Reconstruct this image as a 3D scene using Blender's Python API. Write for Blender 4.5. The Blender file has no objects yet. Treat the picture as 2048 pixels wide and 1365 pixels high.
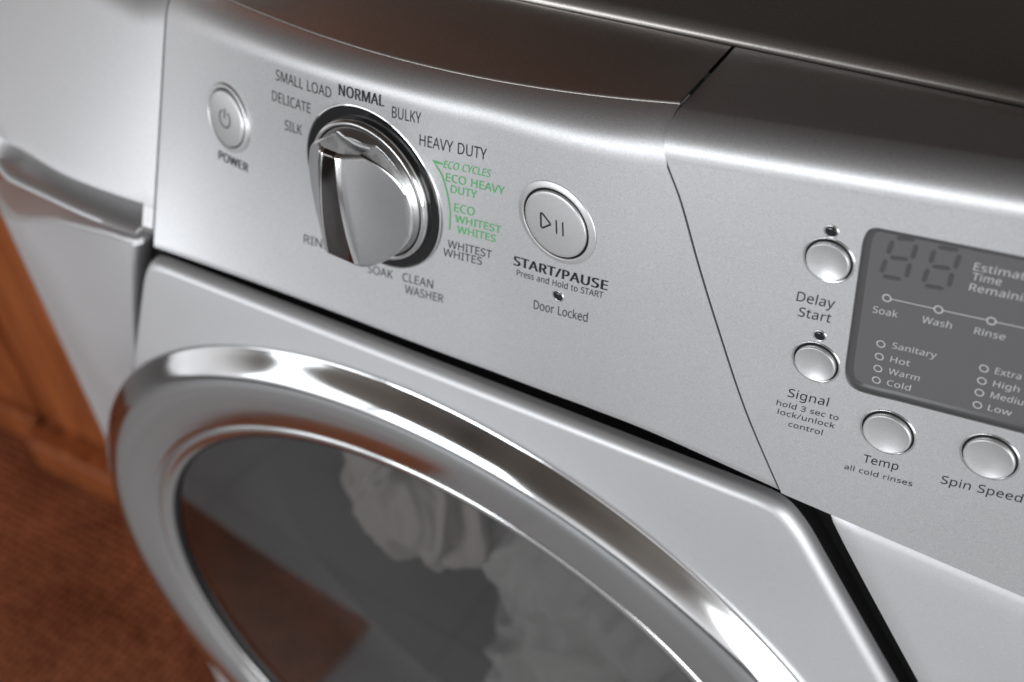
import bpy, bmesh, math, json, random
from mathutils import Vector, Matrix
random.seed(4)
S = bpy.context.scene
COL = S.collection
ZO = 0.92                                  # height of the start button above the floor
mm = 0.001

# ------------------------------------------------------------------ camera
cam = bpy.data.cameras.new('camera'); co = bpy.data.objects.new('camera', cam); COL.objects.link(co)
RGT = Vector((0.85041848, 0.5169707, -0.09762018)); UPV = Vector((-0.29523965, 0.62252926, 0.72476953)); FWD = Vector((-0.43545603, 0.58753606, -0.68204063))
CAM = Vector((0.15064112, -0.23032006, 0.21586942 + ZO))
M4 = Matrix((( RGT.x, UPV.x, -FWD.x, CAM.x), (RGT.y, UPV.y, -FWD.y, CAM.y), (RGT.z, UPV.z, -FWD.z, CAM.z), (0, 0, 0, 1)))
co.matrix_world = M4
cam.sensor_width = 36; cam.lens = 2572.43 / 2048 * 36
cam.clip_start = 0.02; cam.clip_end = 60
cam.dof.use_dof = True; cam.dof.focus_distance = 0.337; cam.dof.aperture_fstop = 10.0; cam.dof.aperture_blades = 7
S.camera = co
# ------------------------------------------------------------------ world (dim room), lamps, exposure
W = bpy.data.worlds.new('World'); S.world = W; W.use_nodes = True
nt = W.node_tree; nd = nt.nodes; lk = nt.links
bg = nd['Background']
tc = nd.new('ShaderNodeTexCoord'); sx = nd.new('ShaderNodeSeparateXYZ'); lk.new(tc.outputs['Generated'], sx.inputs[0])
rz = nd.new('ShaderNodeValToRGB'); mp = nd.new('ShaderNodeMapRange'); mp.inputs[1].default_value = -1; mp.inputs[2].default_value = 1
lk.new(sx.outputs[2], mp.inputs[0]); lk.new(mp.outputs[0], rz.inputs[0])
rz.color_ramp.elements[0].position = 0.0; rz.color_ramp.elements[0].color = (.8, .8, .81, 1)
rz.color_ramp.elements[1].position = 1.0; rz.color_ramp.elements[1].color = (.035, .027, .022, 1)
for p, c in ((.45, (.88, .88, .90, 1)), (.535, (.50, .49, .49, 1)), (.60, (.13, .12, .11, 1)), (.72, (.07, .058, .05, 1))):
    e = rz.color_ramp.elements.new(p); e.color = c
# behind the machine (north side) the room is dark
ry = nd.new('ShaderNodeMapRange'); ry.inputs[1].default_value = -0.15; ry.inputs[2].default_value = 0.35; ry.inputs[3].default_value = 1; ry.inputs[4].default_value = .17
lk.new(sx.outputs[1], ry.inputs[0])
mx = nd.new('ShaderNodeVectorMath'); mx.operation = 'SCALE'; lk.new(rz.outputs[0], mx.inputs[0]); lk.new(ry.outputs[0], mx.inputs['Scale'])
nz = nd.new('ShaderNodeTexNoise'); nz.inputs['Scale'].default_value = 2.2; nz.inputs['Detail'].default_value = 3; lk.new(tc.outputs['Generated'], nz.inputs['Vector'])
nr_ = nd.new('ShaderNodeMapRange'); nr_.inputs[1].default_value = .35; nr_.inputs[2].default_value = .65; nr_.inputs[3].default_value = .62; nr_.inputs[4].default_value = 1.3; lk.new(nz.outputs[0], nr_.inputs[0])
m2 = nd.new('ShaderNodeVectorMath'); m2.operation = 'SCALE'; lk.new(mx.outputs[0], m2.inputs[0]); lk.new(nr_.outputs[0], m2.inputs['Scale'])
lk.new(m2.outputs[0], bg.inputs[0]); bg.inputs[1].default_value = 1.0

def area(name, loc, target, sx_, sy_, power, color=(1, 1, 1)):
    l = bpy.data.lights.new(name, 'AREA'); l.shape = 'RECTANGLE'; l.size = sx_; l.size_y = sy_; l.energy = power; l.color = color
    o = bpy.data.objects.new(name, l); COL.objects.link(o); o.location = loc
    o.rotation_euler = (Vector(target) - Vector(loc)).to_track_quat('-Z', 'Y').to_euler(); return o
area('window_lamp', (-2.2, -2.2, 1.28), (-.1, 0, .9), 1.25, 1.1, 8, (.92, .965, 1))
area('window_lamp', (-1.0, -2.9, 1.28), (-.1, 0, .9), 1.25, 1.1, 23, (.92, .965, 1))
area('added_side_lamp', (2.1, -1.5, 1.0), (.05, 0, .85), 1.8, 1.6, 34, (.97, .985, 1))  # added lamp, gives the chrome ring its white patch
S.view_settings.view_transform = 'Standard'; S.view_settings.look = 'None'; S.view_settings.exposure = 0.12; S.view_settings.gamma = 1
S.view_settings.use_curve_mapping = False
try:
    S.cycles.max_bounces = 10; S.cycles.glossy_bounces = 6; S.cycles.use_denoising = True; S.cycles.caustics_reflective = False
    S.cycles.sample_clamp_indirect = 4
except Exception: pass

# ------------------------------------------------------------------ materials
MATS = {}
def mat(name, base=(.8, .8, .8), metal=0, rough=.5, spec=.5, grain=0, gscale=2200, bump=0, bscale=60, coat=0, trans=0, ior=1.45, emis=None):
    m = bpy.data.materials.new(name); m.use_nodes = True; t = m.node_tree; b = t.nodes['Principled BSDF']
    b.inputs['Base Color'].default_value = (*base, 1); b.inputs['Metallic'].default_value = metal; b.inputs['Roughness'].default_value = rough
    b.inputs['Specular IOR Level'].default_value = spec; b.inputs['Coat Weight'].default_value = coat; b.inputs['Coat Roughness'].default_value = .12
    b.inputs['Transmission Weight'].default_value = trans; b.inputs['IOR'].default_value = ior
    c = t.nodes.new('ShaderNodeTexCoord')
    n = t.nodes.new('ShaderNodeTexNoise'); n.inputs['Scale'].default_value = gscale if grain else bscale; n.inputs['Detail'].default_value = 2
    t.links.new(c.outputs['Object'], n.inputs['Vector'])
    if grain:                                # metal flake: tiny bright and dark specks
        r = t.nodes.new('ShaderNodeMapRange'); r.inputs[1].default_value = .25; r.inputs[2].default_value = .75
        r.inputs[3].default_value = 1 - grain; r.inputs[4].default_value = 1 + grain
        t.links.new(n.outputs[0], r.inputs[0])
        v = t.nodes.new('ShaderNodeVectorMath'); v.operation = 'SCALE'; v.inputs[0].default_value = base
        t.links.new(r.outputs[0], v.inputs['Scale']); t.links.new(v.outputs[0], b.inputs['Base Color'])
        n2 = t.nodes.new('ShaderNodeTexNoise'); n2.inputs['Scale'].default_value = 9; n2.inputs['Detail'].default_value = 5; t.links.new(c.outputs['Object'], n2.inputs['Vector'])
        r2 = t.nodes.new('ShaderNodeMapRange'); r2.inputs[1].default_value = .3; r2.inputs[2].default_value = .7; r2.inputs[3].default_value = rough - .05; r2.inputs[4].default_value = rough + .05
        t.links.new(n2.outputs[0], r2.inputs[0]); t.links.new(r2.outputs[0], b.inputs['Roughness'])
        bp = t.nodes.new('ShaderNodeBump'); bp.inputs['Strength'].default_value = .10; bp.inputs['Distance'].default_value = .0002
        t.links.new(n.outputs[0], bp.inputs['Height']); t.links.new(bp.outputs[0], b.inputs['Normal'])
    else:
        r = t.nodes.new('ShaderNodeMapRange'); r.inputs[3].default_value = max(.0, rough - .03); r.inputs[4].default_value = rough + .03
        t.links.new(n.outputs[0], r.inputs[0]); t.links.new(r.outputs[0], b.inputs['Roughness'])
        if bump:
            bp = t.nodes.new('ShaderNodeBump'); bp.inputs['Strength'].default_value = bump; bp.inputs['Distance'].default_value = .002
            t.links.new(n.outputs[0], bp.inputs['Height']); t.links.new(bp.outputs[0], b.inputs['Normal'])
    MATS[name] = m; return m
silver = mat('silver_flake_paint', (.80, .80, .81), .72, .42, grain=.11)
silver_lid = mat('silver_lid_reflection_tint', (.60, .56, .53), .80, .38, grain=.14)  # same silver, browned and darkened to stand in for the dark room it mirrors
silver_body = mat('silver_body_paint', (.82, .82, .83), .68, .52, grain=.05)
satin = mat('satin_silver', (.50, .50, .505), .95, .34, grain=.06)
button_m = mat('button_silver', (.80, .80, .80), .72, .36, grain=.05)
chrome = mat('chrome', (.86, .87, .88), 1, .10)
soft_chrome = mat('soft_chrome', (.88, .88, .88), 1, .16)
black = mat('black_gloss', (.012, .012, .013), 0, .16)
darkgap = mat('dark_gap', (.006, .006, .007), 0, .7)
chrome_dark_reflection = mat('chrome_dark_reflection', (.20, .19, .185), 1, .06)  # chrome of the grip bar, with the black reflection put into its colour
rubber = mat('black_rubber', (.02, .02, .022), 0, .45)
ink = mat('dark_ink', (.018, .019, .026), 0, .5)
green_ink = mat('green_ink', (.13, .54, .19), 0, .5)
white_ink = mat('white_ink', (.62, .62, .63), 0, .45)
seg_ink = mat('segment_ink', (.085, .085, .09), 0, .4)
display_m = mat('display_grey', (.150, .145, .150), 0, .14, spec=.5)
display_rim = mat('display_rim_grey', (.09, .088, .09), 0, .22)
led_m = mat('led_lens', (.008, .008, .01), 0, .08, spec=.8)
relief_m = mat('relief_grey', (.20, .20, .21), 0, .4)
steel = mat('drum_steel', (.45, .45, .46), 1, .35)

def wood_mat():
    m = bpy.data.materials.new('orange_wood'); m.use_nodes = True; t = m.node_tree; b = t.nodes['Principled BSDF']; b.inputs['Coat Weight'].default_value = .5
    c = t.nodes.new('ShaderNodeTexCoord'); mpn = t.nodes.new('ShaderNodeMapping'); mpn.inputs['Scale'].default_value = (14, 14, 1.2)
    n = t.nodes.new('ShaderNodeTexNoise'); n.inputs['Scale'].default_value = 4; n.inputs['Detail'].default_value = 6; n.inputs['Distortion'].default_value = 1.2
    r = t.nodes.new('ShaderNodeValToRGB'); r.color_ramp.elements[0].color = (.22, .060, .020, 1); r.color_ramp.elements[1].color = (.56, .17, .055, 1)
    r.color_ramp.elements[0].position = .3; r.color_ramp.elements[1].position = .7
    t.links.new(c.outputs['Object'], mpn.inputs[0]); t.links.new(mpn.outputs[0], n.inputs['Vector']); t.links.new(n.outputs[0], r.inputs[0]); t.links.new(r.outputs[0], b.inputs['Base Color'])
    b.inputs['Roughness'].default_value = .32; return m
wood = wood_mat()
def carpet_mat():
    m = bpy.data.materials.new('rust_carpet'); m.use_nodes = True; t = m.node_tree; b = t.nodes['Principled BSDF']
    c = t.nodes.new('ShaderNodeTexCoord')
    n = t.nodes.new('ShaderNodeTexNoise'); n.inputs['Scale'].default_value = 7; n.inputs['Detail'].default_value = 5
    v = t.nodes.new('ShaderNodeTexVoronoi'); v.inputs['Scale'].default_value = 105; v.inputs['Randomness'].default_value = .35
    r = t.nodes.new('ShaderNodeValToRGB'); r.color_ramp.elements[0].color = (.31, .106, .050, 1); r.color_ramp.elements[1].color = (.68, .25, .125, 1)
    r.color_ramp.elements[0].position = .3; r.color_ramp.elements[1].position = .72
    mr = t.nodes.new('ShaderNodeMapRange'); mr.inputs[1].default_value = 0; mr.inputs[2].default_value = .6; mr.inputs[3].default_value = 1.45; mr.inputs[4].default_value = .35
    s = t.nodes.new('ShaderNodeVectorMath'); s.operation = 'SCALE'
    t.links.new(c.outputs['Object'], n.inputs['Vector']); t.links.new(c.outputs['Object'], v.inputs['Vector'])
    t.links.new(n.outputs[0], r.inputs[0]); t.links.new(r.outputs[0], s.inputs[0]); t.links.new(v.outputs['Distance'], mr.inputs[0]); t.links.new(mr.outputs[0], s.inputs['Scale'])
    t.links.new(s.outputs[0], b.inputs['Base Color']); b.inputs['Roughness'].default_value = .95; b.inputs['Specular IOR Level'].default_value = .1
    bp = t.nodes.new('ShaderNodeBump'); bp.inputs['Strength'].default_value = .8; bp.inputs['Distance'].default_value = .004; bp.invert = True
    t.links.new(v.outputs['Distance'], bp.inputs['Height']); t.links.new(bp.outputs[0], b.inputs['Normal'])
    return m
carpet = carpet_mat()
def tile_mat():
    m = bpy.data.materials.new('grey_floor_tile'); m.use_nodes = True; t = m.node_tree; b = t.nodes['Principled BSDF']
    c = t.nodes.new('ShaderNodeTexCoord'); br = t.nodes.new('ShaderNodeTexBrick'); br.inputs['Scale'].default_value = 1
    br.offset = 0; br.inputs['Brick Width'].default_value = .4; br.inputs['Row Height'].default_value = .4; br.inputs['Mortar Size'].default_value = .004
    br.inputs['Color1'].default_value = (.55, .55, .56, 1); br.inputs['Color2'].default_value = (.58, .58, .58, 1); br.inputs['Mortar'].default_value = (.48, .48, .48, 1)
    n = t.nodes.new('ShaderNodeTexNoise'); n.inputs['Scale'].default_value = 5; n.inputs['Detail'].default_value = 6
    mr = t.nodes.new('ShaderNodeMapRange'); mr.inputs[3].default_value = .75; mr.inputs[4].default_value = 1.2
    s = t.nodes.new('ShaderNodeVectorMath'); s.operation = 'SCALE'
    t.links.new(c.outputs['Object'], br.inputs['Vector']); t.links.new(c.outputs['Object'], n.inputs['Vector']); t.links.new(n.outputs[0], mr.inputs[0])
    t.links.new(br.outputs['Color'], s.inputs[0]); t.links.new(mr.outputs[0], s.inputs['Scale']); t.links.new(s.outputs[0], b.inputs['Base Color'])
    b.inputs['Roughness'].default_value = .45; return m
tile = tile_mat()
def glass_mat():
    m = bpy.data.materials.new('tinted_door_glass'); m.use_nodes = True; t = m.node_tree; t.nodes.remove(t.nodes['Principled BSDF'])
    o = t.nodes['Material Output']; tr = t.nodes.new('ShaderNodeBsdfTransparent'); tr.inputs[0].default_value = (.76, .755, .75, 1)
    g = t.nodes.new('ShaderNodeBsdfGlossy'); g.inputs['Roughness'].default_value = .02; g.inputs['Color'].default_value = (.95, .95, .95, 1)
    f = t.nodes.new('ShaderNodeFresnel'); f.inputs[0].default_value = 1.9
    mr = t.nodes.new('ShaderNodeMapRange'); mr.inputs[1].default_value = 0; mr.inputs[2].default_value = 1; mr.inputs[3].default_value = .09; mr.inputs[4].default_value = 1
    x = t.nodes.new('ShaderNodeMixShader'); t.links.new(f.outputs[0], mr.inputs[0]); t.links.new(mr.outputs[0], x.inputs[0])
    t.links.new(tr.outputs[0], x.inputs[1]); t.links.new(g.outputs[0], x.inputs[2]); t.links.new(x.outputs[0], o.inputs[0]); return m
glass = glass_mat()
def cloth_mat(name, c0, c1):
    m = bpy.data.materials.new(name); m.use_nodes = True; t = m.node_tree; b = t.nodes['Principled BSDF']
    c = t.nodes.new('ShaderNodeTexCoord'); n = t.nodes.new('ShaderNodeTexNoise'); n.inputs['Scale'].default_value = 400; n.inputs['Detail'].default_value = 3
    r = t.nodes.new('ShaderNodeValToRGB'); r.color_ramp.elements[0].color = (*c0, 1); r.color_ramp.elements[1].color = (*c1, 1)
    t.links.new(c.outputs['Object'], n.inputs['Vector']); t.links.new(n.outputs[0], r.inputs[0]); t.links.new(r.outputs[0], b.inputs['Base Color'])
    b.inputs['Roughness'].default_value = .9; b.inputs['Sheen Weight'].default_value = .3
    bp = t.nodes.new('ShaderNodeBump'); bp.inputs['Strength'].default_value = .4; bp.inputs['Distance'].default_value = .001
    t.links.new(n.outputs[0], bp.inputs['Height']); t.links.new(bp.outputs[0], b.inputs['Normal']); return m
cloth = cloth_mat('white_cotton', (.72, .70, .68), (.84, .82, .80))
cloth2 = cloth_mat('cream_cotton', (.68, .62, .58), (.80, .74, .70))

# ------------------------------------------------------------------ object helpers
def tag(o, label=None, cat=None, group=None, kind=None):
    if label: o['label'] = label
    if cat: o['category'] = cat
    if group: o['group'] = group
    if kind: o['kind'] = kind
    return o
def link(name, me, parent=None):
    o = bpy.data.objects.new(name, me); COL.objects.link(o)
    if parent: o.parent = parent; o.matrix_parent_inverse = PINV.get(parent.name, Matrix())
    return o
PINV = {}
def empty(name, loc):
    o = bpy.data.objects.new(name, None); COL.objects.link(o); o.location = loc; o.empty_display_size = .05
    PINV[o.name] = Matrix.Translation(Vector(loc)).inverted(); return o
def mesh(name, verts, faces, m, parent=None, smooth=True, mats=None, mi=None):
    me = bpy.data.meshes.new(name); me.from_pydata([tuple(v) for v in verts], [], faces)
    for x in ([m] if mats is None else mats): me.materials.append(x)
    if mi is not None:
        me.polygons.foreach_set('material_index', mi)
    bm = bmesh.new(); bm.from_mesh(me); bmesh.ops.recalc_face_normals(bm, faces=bm.faces); bm.to_mesh(me); bm.free()
    me.polygons.foreach_set('use_smooth', [smooth] * len(me.polygons)); me.update()
    return link(name, me, parent)
def smooth_by_angle(o, deg=35):
    me = o.data; bm = bmesh.new(); bm.from_mesh(me); c = math.radians(deg)
    for e in bm.edges:
        if len(e.link_faces) == 2 and e.calc_face_angle(0) > c: e.smooth = False
    for f in bm.faces: f.smooth = True
    bm.to_mesh(me); bm.free(); return o
def gridmesh(rows, close_u=False):
    nr, nc = len(rows), len(rows[0]); V = [p for r in rows for p in r]; F = []
    for i in range(nr - 1):
        for j in range(nc if close_u else nc - 1):
            k = (j + 1) % nc; F.append((i * nc + j, i * nc + k, (i + 1) * nc + k, (i + 1) * nc + j))
    return V, F
def grid(name, rows, m, parent=None, close_u=False, sharp=35):
    V, F = gridmesh(rows, close_u); o = mesh(name, V, F, m, parent); return smooth_by_angle(o, sharp)
def lathe(name, fr, prof, m, parent=None, seg=96, cap=True, sharp=35, ell=(1, 1)):
    O, ex, ey, n = fr; rows = []
    for r, h in prof:
        rows.append([O + ex * (r * ell[0] * math.cos(a)) + ey * (r * ell[1] * math.sin(a)) + n * h for a in [2 * math.pi * i / seg for i in range(seg)]])
    V, F = gridmesh(rows, True)
    if cap and prof[-1][0] > 1e-6: F.append(tuple((len(prof) - 1) * seg + i for i in range(seg)))
    o = mesh(name, V, F, m, parent); return smooth_by_angle(o, sharp)
def lerp_tab(tab, x):
    if x <= tab[0][0]: return tab[0][1]
    for (a, b), (c, d) in zip(tab, tab[1:]):
        if x <= c: return b + (d - b) * (x - a) / (c - a)
    return tab[-1][1]
def cr_tab(tab, x):                          # smooth (Catmull-Rom) table
    n = len(tab)
    if x <= tab[0][0]: return tab[0][1] + (x - tab[0][0]) * (tab[1][1] - tab[0][1]) / (tab[1][0] - tab[0][0])
    if x >= tab[-1][0]: return tab[-1][1] + (x - tab[-1][0]) * (tab[-1][1] - tab[-2][1]) / (tab[-1][0] - tab[-2][0])
    i = max(k for k in range(n - 1) if tab[k][0] <= x)
    x0, y0 = tab[i]; x1, y1 = tab[i + 1]; h = x1 - x0
    s = (y1 - y0) / h
    m0 = s if i == 0 else (y1 - tab[i - 1][1]) / (x1 - tab[i - 1][0])
    m1 = s if i == n - 2 else (tab[i + 2][1] - y0) / (tab[i + 2][0] - x0)
    t = (x - x0) / h
    return y0 * (2 * t**3 - 3 * t * t + 1) + m0 * h * (t**3 - 2 * t * t + t) + y1 * (-2 * t**3 + 3 * t * t) + m1 * h * (t**3 - t * t)
def bez(p0, p1, p2, t): return p0 * (1 - t)**2 + p1 * 2 * t * (1 - t) + p2 * t * t

# ------------------------------------------------------------------ the machine's surfaces (X right, Y back, z measured from the start button)
TAU = math.tan(math.radians(4.4421)); P1, P2, P3 = .035978, .12037, .02554; DR = .004036
Q2, Q3, ZB, US = -2.19281, 48.72923, -.065738, -.173802
def YL(u, z):
    uc = max(u, US); s = max(0, .05 - uc)
    y = z * TAU - (P1 * uc + P2 * uc * uc + P3 * uc**3) + (z - ZB) * (Q2 * s * s + Q3 * s**3)
    d = US - u
    if d > 0: y += d * (.02 + 1.4 * d) + (z - ZB) * d * 2.0
    if u > -.030:
        t = min(1, (u + .030) / .066); t = t * t * (3 - 2 * t); y = y * (1 - t) + (z * TAU - DR + .0002) * t
    return y
def YR(u, z): return z * TAU - DR
def YB(u, z=0):
    d = max(0, -.19 - u); return -.001 + .15 * d + d * d
def P(u, y, z): return Vector((u, y, z + ZO))
def frame(f, u, z, h=0):
    e = 1e-4; du = Vector((1, (f(u + e, z) - f(u - e, z)) / 2 / e, 0)); dz = Vector((0, (f(u, z + e) - f(u, z - e)) / 2 / e, 1))
    n = du.cross(dz).normalized(); ex = du.normalized(); ey = n.cross(ex)
    return (P(u, f(u, z), z) + n * h, ex, ey, n)
def onsurf(f, u, z, h):
    return frame(f, u, z, h)[0]

SEAM = [(-.075, .0765), (-.06432, .07112), (-.03862, .0591), (-.01153, .04909), (.00500, .0435), (.02198, .03819), (.0300, .0348), (.0347, .0331), (.0402, .0325)]
def useam(z): return cr_tab(SEAM, z)
TOPE = [(-0.18, 0.04906, 0.01493), (-0.1623, 0.04233, 0.01809), (-0.1445, 0.03606, 0.0207), (-0.1268, 0.0304, 0.02285), (-0.109, 0.02544, 0.02467), (-0.0912, 0.02125, 0.02626), (-0.0735, 0.01786, 0.02774), (-0.0558, 0.01524, 0.02923), (-0.038, 0.01332, 0.03082), (-0.0203, 0.012, 0.03264), (-0.0025, 0.01113, 0.0348), (0.0152, 0.01051, 0.0374), (0.033, 0.00991, 0.04057)]
def top_y(u): return cr_tab([(a, b) for a, b, c in TOPE], u)
def top_z(u): return cr_tab([(a, c) for a, b, c in TOPE], u)
LINE_Y, LINE_Z = .0515, .0325

# machine root
washer = empty('washing_machine', (-.056, .3, 0))
tag(washer, 'silver front-loading washing machine with chrome porthole door and buttoned control panel', 'washing machine')

# --- left control panel (bowed sheet with rolled top edge)
GAP = .00042
ZBT = [(-.175, -.0655), (-.114, -.0649), (-.052, -.0647), (-.023, -.0639), (-.005, -.0623), (.0105, -.0607), (.0295, -.0600), (.050, -.0619), (.070, -.0643)]
def left_grid():
    n = 170; base = []
    for j in range(n + 1):
        base.append(j / n)
    cols = []
    for a in base:
        u_try = lambda z: (US + .0005) + (useam(z) - GAP - US - .0005) * a
        # build the column using the local u of each height
        u_top = US + .0005 + (useam(.0397) - GAP - US - .0005) * a
        zs_end = top_z(u_top) - lerp_tab([(-.18, .0105), (-.11, .0085), (-.06, .0078), (-.02, .0085), (.03, .0105)], u_top)
        zb = cr_tab(ZBT, u_try(-.063)); pts = []
        for (dy, dz) in ((.016, .001), (.0018, 0), (.0004, .0002)):
            u = u_try(zb); pts.append(P(u, YL(u, zb) + dy, zb + dz))
        for i in range(51):
            z = zb + .001 + (zs_end - zb - .001) * i / 50; u = u_try(z); pts.append(P(u, YL(u, z), z))
        u = u_try(zs_end); sl = (YL(u, zs_end) - YL(u, zs_end - .001)) / .001
        ye, ze = top_y(u_top), top_z(u_top)
        p0 = Vector((YL(u, zs_end), zs_end)); p1 = Vector((p0.x + sl * (ze - zs_end) * .9, zs_end + (ze - zs_end) * .93)); p2 = Vector((ye, ze))
        for i in range(1, 15):
            q = bez(p0, p1, p2, i / 14); uu = u + (u_top - u) * (i / 14); pts.append(P(uu, q.x, q.y))
        pts.append(P(u_top, ye + .0005, ze - .0008))
        cols.append(pts)
    # side walls
    first = [p + Vector((0.0002, .006, 0)) for p in cols[0]]; last = [p + Vector((-.0001, .006, -.0005)) for p in cols[-1]]
    return [first] + cols + [last]
rows = left_grid()
panelL = grid('control_panel', rows, silver, washer, sharp=40); panelL['label'] = 'bowed silver control panel with cycle dial and start button'

# top cover behind the left panel edge
def cover_rows():
    R = []
    for j in range(171):
        a = j / 170; ut = US + .0005 + (useam(.0397) - GAP - US - .0005) * a; y, z = top_y(ut), top_z(ut)
        uE = ut + (.0281 - .0328) * a
        c = [P(ut, y + .0004, z - .003), P(ut, y + .0004, z + .0000), P(ut, y + .0007, z + .00028), P(ut, y + .0011, z + .00036)]
        n = 10
        for i in range(1, n + 1):
            t = i / n; yy = y + .0011 + (LINE_Y - y - .0011) * t; zz = z + .00036 + (LINE_Z - z - .00036) * t
            c.append(P(ut + (uE - ut) * t, yy, zz))
        c.append(P(uE, LINE_Y + .0001, LINE_Z - .006)); R.append(c)
    return R
grid('top_cover', cover_rows(), silver_lid, washer, sharp=50)

# --- right control panel: planar face with a window cut for the display, rolled top edge
D_OUT = [(84.05, -12.5), (84.0, 21.5), (84.25, 25.3), (85.3, 27.9), (87.5, 28.9), (118.5, 31.2), (172, 35.6), (174.5, 34.6), (175.3, 31.9), (175.6, -9.5), (175.0, -12.4), (172.6, -13.4), (128, -16.6), (98.5, -18.95), (89.3, -19.75), (86.4, -19.1), (84.7, -17.0)]
def smooth_poly(pts, k=5):                   # closed Catmull-Rom only round the corners (short segments)
    out = []; n = len(pts)
    for i in range(n):
        p0, p1, p2, p3 = [Vector(pts[(i + d) % n]) for d in (-1, 0, 1, 2)]
        L = (p2 - p1).length
        if L > 12: out.append(p1); continue
        t1 = (p2 - p0).normalized() * L; t2 = (p3 - p1).normalized() * L
        for q in range(k):
            t = q / k; out.append(p1 * (2*t**3 - 3*t*t + 1) + t1 * (t**3 - 2*t*t + t) + p2 * (-2*t**3 + 3*t*t) + t2 * (t**3 - t*t))
    return out
DISP = [p * mm for p in smooth_poly(D_OUT)]
DG = bpy.context.evaluated_depsgraph_get
def fill_polys(loops, offset=0.0):
    """fill closed 2D loops (holes included); returns verts (2D), faces"""
    cu = bpy.data.curves.new('tmp', 'CURVE'); cu.dimensions = '2D'; cu.fill_mode = 'BOTH'; cu.offset = offset
    for L in loops:
        s = cu.splines.new('POLY'); s.points.add(len(L) - 1)
        for i, p in enumerate(L): s.points[i].co = (p[0], p[1], 0, 1)
        s.use_cyclic_u = True
    o = bpy.data.objects.new('tmp', cu); COL.objects.link(o); dg = DG(); dg.update()
    me = bpy.data.meshes.new_from_object(o.evaluated_get(dg)); 
    V = [v.co.xy.copy() for v in me.vertices]; F = [tuple(p.vertices) for p in me.polygons]
    bpy.data.objects.remove(o); bpy.data.curves.remove(cu); bpy.data.meshes.remove(me); return V, F
UR1 = .287
def shr(u): return .088 * (min(u, .16) - .033)
ZR0 = .0325
def crease_z(u): return -.0645 - (u - .0711) * .078
def right_panel():
    loopz = [(-.0645 + (ZR0 + .0645) * i / 30) for i in range(31)]
    left = [Vector((useam(z) + GAP, z)) for z in loopz]
    outer = [Vector((u, ZR0 + shr(u))) for u in (UR1, .2, .16)] + left[::-1] + [Vector((u, crease_z(u))) for u in (.09, .12, .16, .2, .25, UR1)]
    S1 = 100.0
    V2, F = fill_polys([[p * S1 for p in outer], [p * S1 for p in DISP]])
    V = [P(v.x / S1, YR(0, v.y / S1), v.y / S1) for v in V2]; F = list(F)
    def wall(loop, dy, closed, dz=0, inset=0):
        k0 = len(V)
        for p in loop: V.append(P(p.x, YR(0, p.y), p.y))
        for p in loop: V.append(P(p.x + inset, YR(0, p.y) + dy, p.y + dz))
        n = len(loop)
        for i in range(n if closed else n - 1):
            j = (i + 1) % n; F.append((k0 + i, k0 + j, k0 + n + j, k0 + n + i))
    wall(DISP, .0012, True)
    wall(left, .005, False)
    wall([Vector((u, crease_z(u))) for u in (.0711, .09, .12, .16, .2, .25, UR1)], .004, False)
    # rolled top edge and flat top
    us = [useam(ZR0) + GAP] + [.045 + (UR1 - .045) * i / 20 for i in range(21)]
    p0 = Vector((YR(0, ZR0), ZR0)); p1 = Vector((YR(0, .0400), .0402)); p2 = Vector((.0095, .0404))
    prof = [bez(p0, p1, p2, i / 16) for i in range(17)] + [Vector((.0095 + (LINE_Y - .0095) * t, .0404 + (LINE_Z - .0404) * t)) for t in (.25, .5, .75, 1)] + [Vector((LINE_Y + .0001, LINE_Z - .006))]
    k0 = len(V); nc = len(us) + 1
    for q in prof:
        z = q.y
        ul = (useam(min(z, .0402)) if q.x < .0096 else .0325 + (q.x - .0095) / (LINE_Y - .0095) * -.0044) + GAP
        cc = [ul] + [max(ul + .002, u) for u in us[1:]]
        V.append(P(ul - .0001, q.x + .004, z - .004)); 
        for u in cc:
            w = 1 if q.x < .0096 else max(0, 1 - (q.x - .0095) / (LINE_Y - .0095)); sh = shr(u) * w
            ov = .0005 if q is prof[0] else 0; V.append(P(u, q.x + (sh - ov) * TAU + (.00004 if ov else 0), z + sh - ov))
    for i in range(len(prof) - 1):
        for j in range(nc - 1):
            a = k0 + i * nc + j; F.append((a, a + 1, a + nc + 1, a + nc))
    o = mesh('display_panel', V, F, silver, washer); return smooth_by_angle(o, 32)
panelR = right_panel(); panelR['label'] = 'flat silver panel round the grey display, right of the slanted seam'

# dark strip added between the two panels as the shade inside the open seam
grid('seam_shade_strip', [[P(useam(z) + dx, max(YL(useam(z), z), YR(0, z)) + .0012, z) for dx in (-.0012, .0012)] for z in [-.0635 + .0015 * i for i in range(66)]], darkgap, washer)
# dark backing behind the seams and grooves
def box(name, x0, x1, y0, y1, z0, z1, m, parent=None, bev=0):
    bm = bmesh.new(); bmesh.ops.create_cube(bm, size=1)
    for v in bm.verts: v.co = Vector((x0 + (v.co.x + .5) * (x1 - x0), y0 + (v.co.y + .5) * (y1 - y0), z0 + (v.co.z + .5) * (z1 - z0)))
    if bev: bmesh.ops.bevel(bm, geom=bm.edges[:] + bm.verts[:], offset=bev, segments=4, profile=.6, affect='EDGES')
    me = bpy.data.meshes.new(name); bm.to_mesh(me); bm.free(); me.materials.append(m)
    o = link(name, me, parent); return smooth_by_angle(o, 35)

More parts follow.
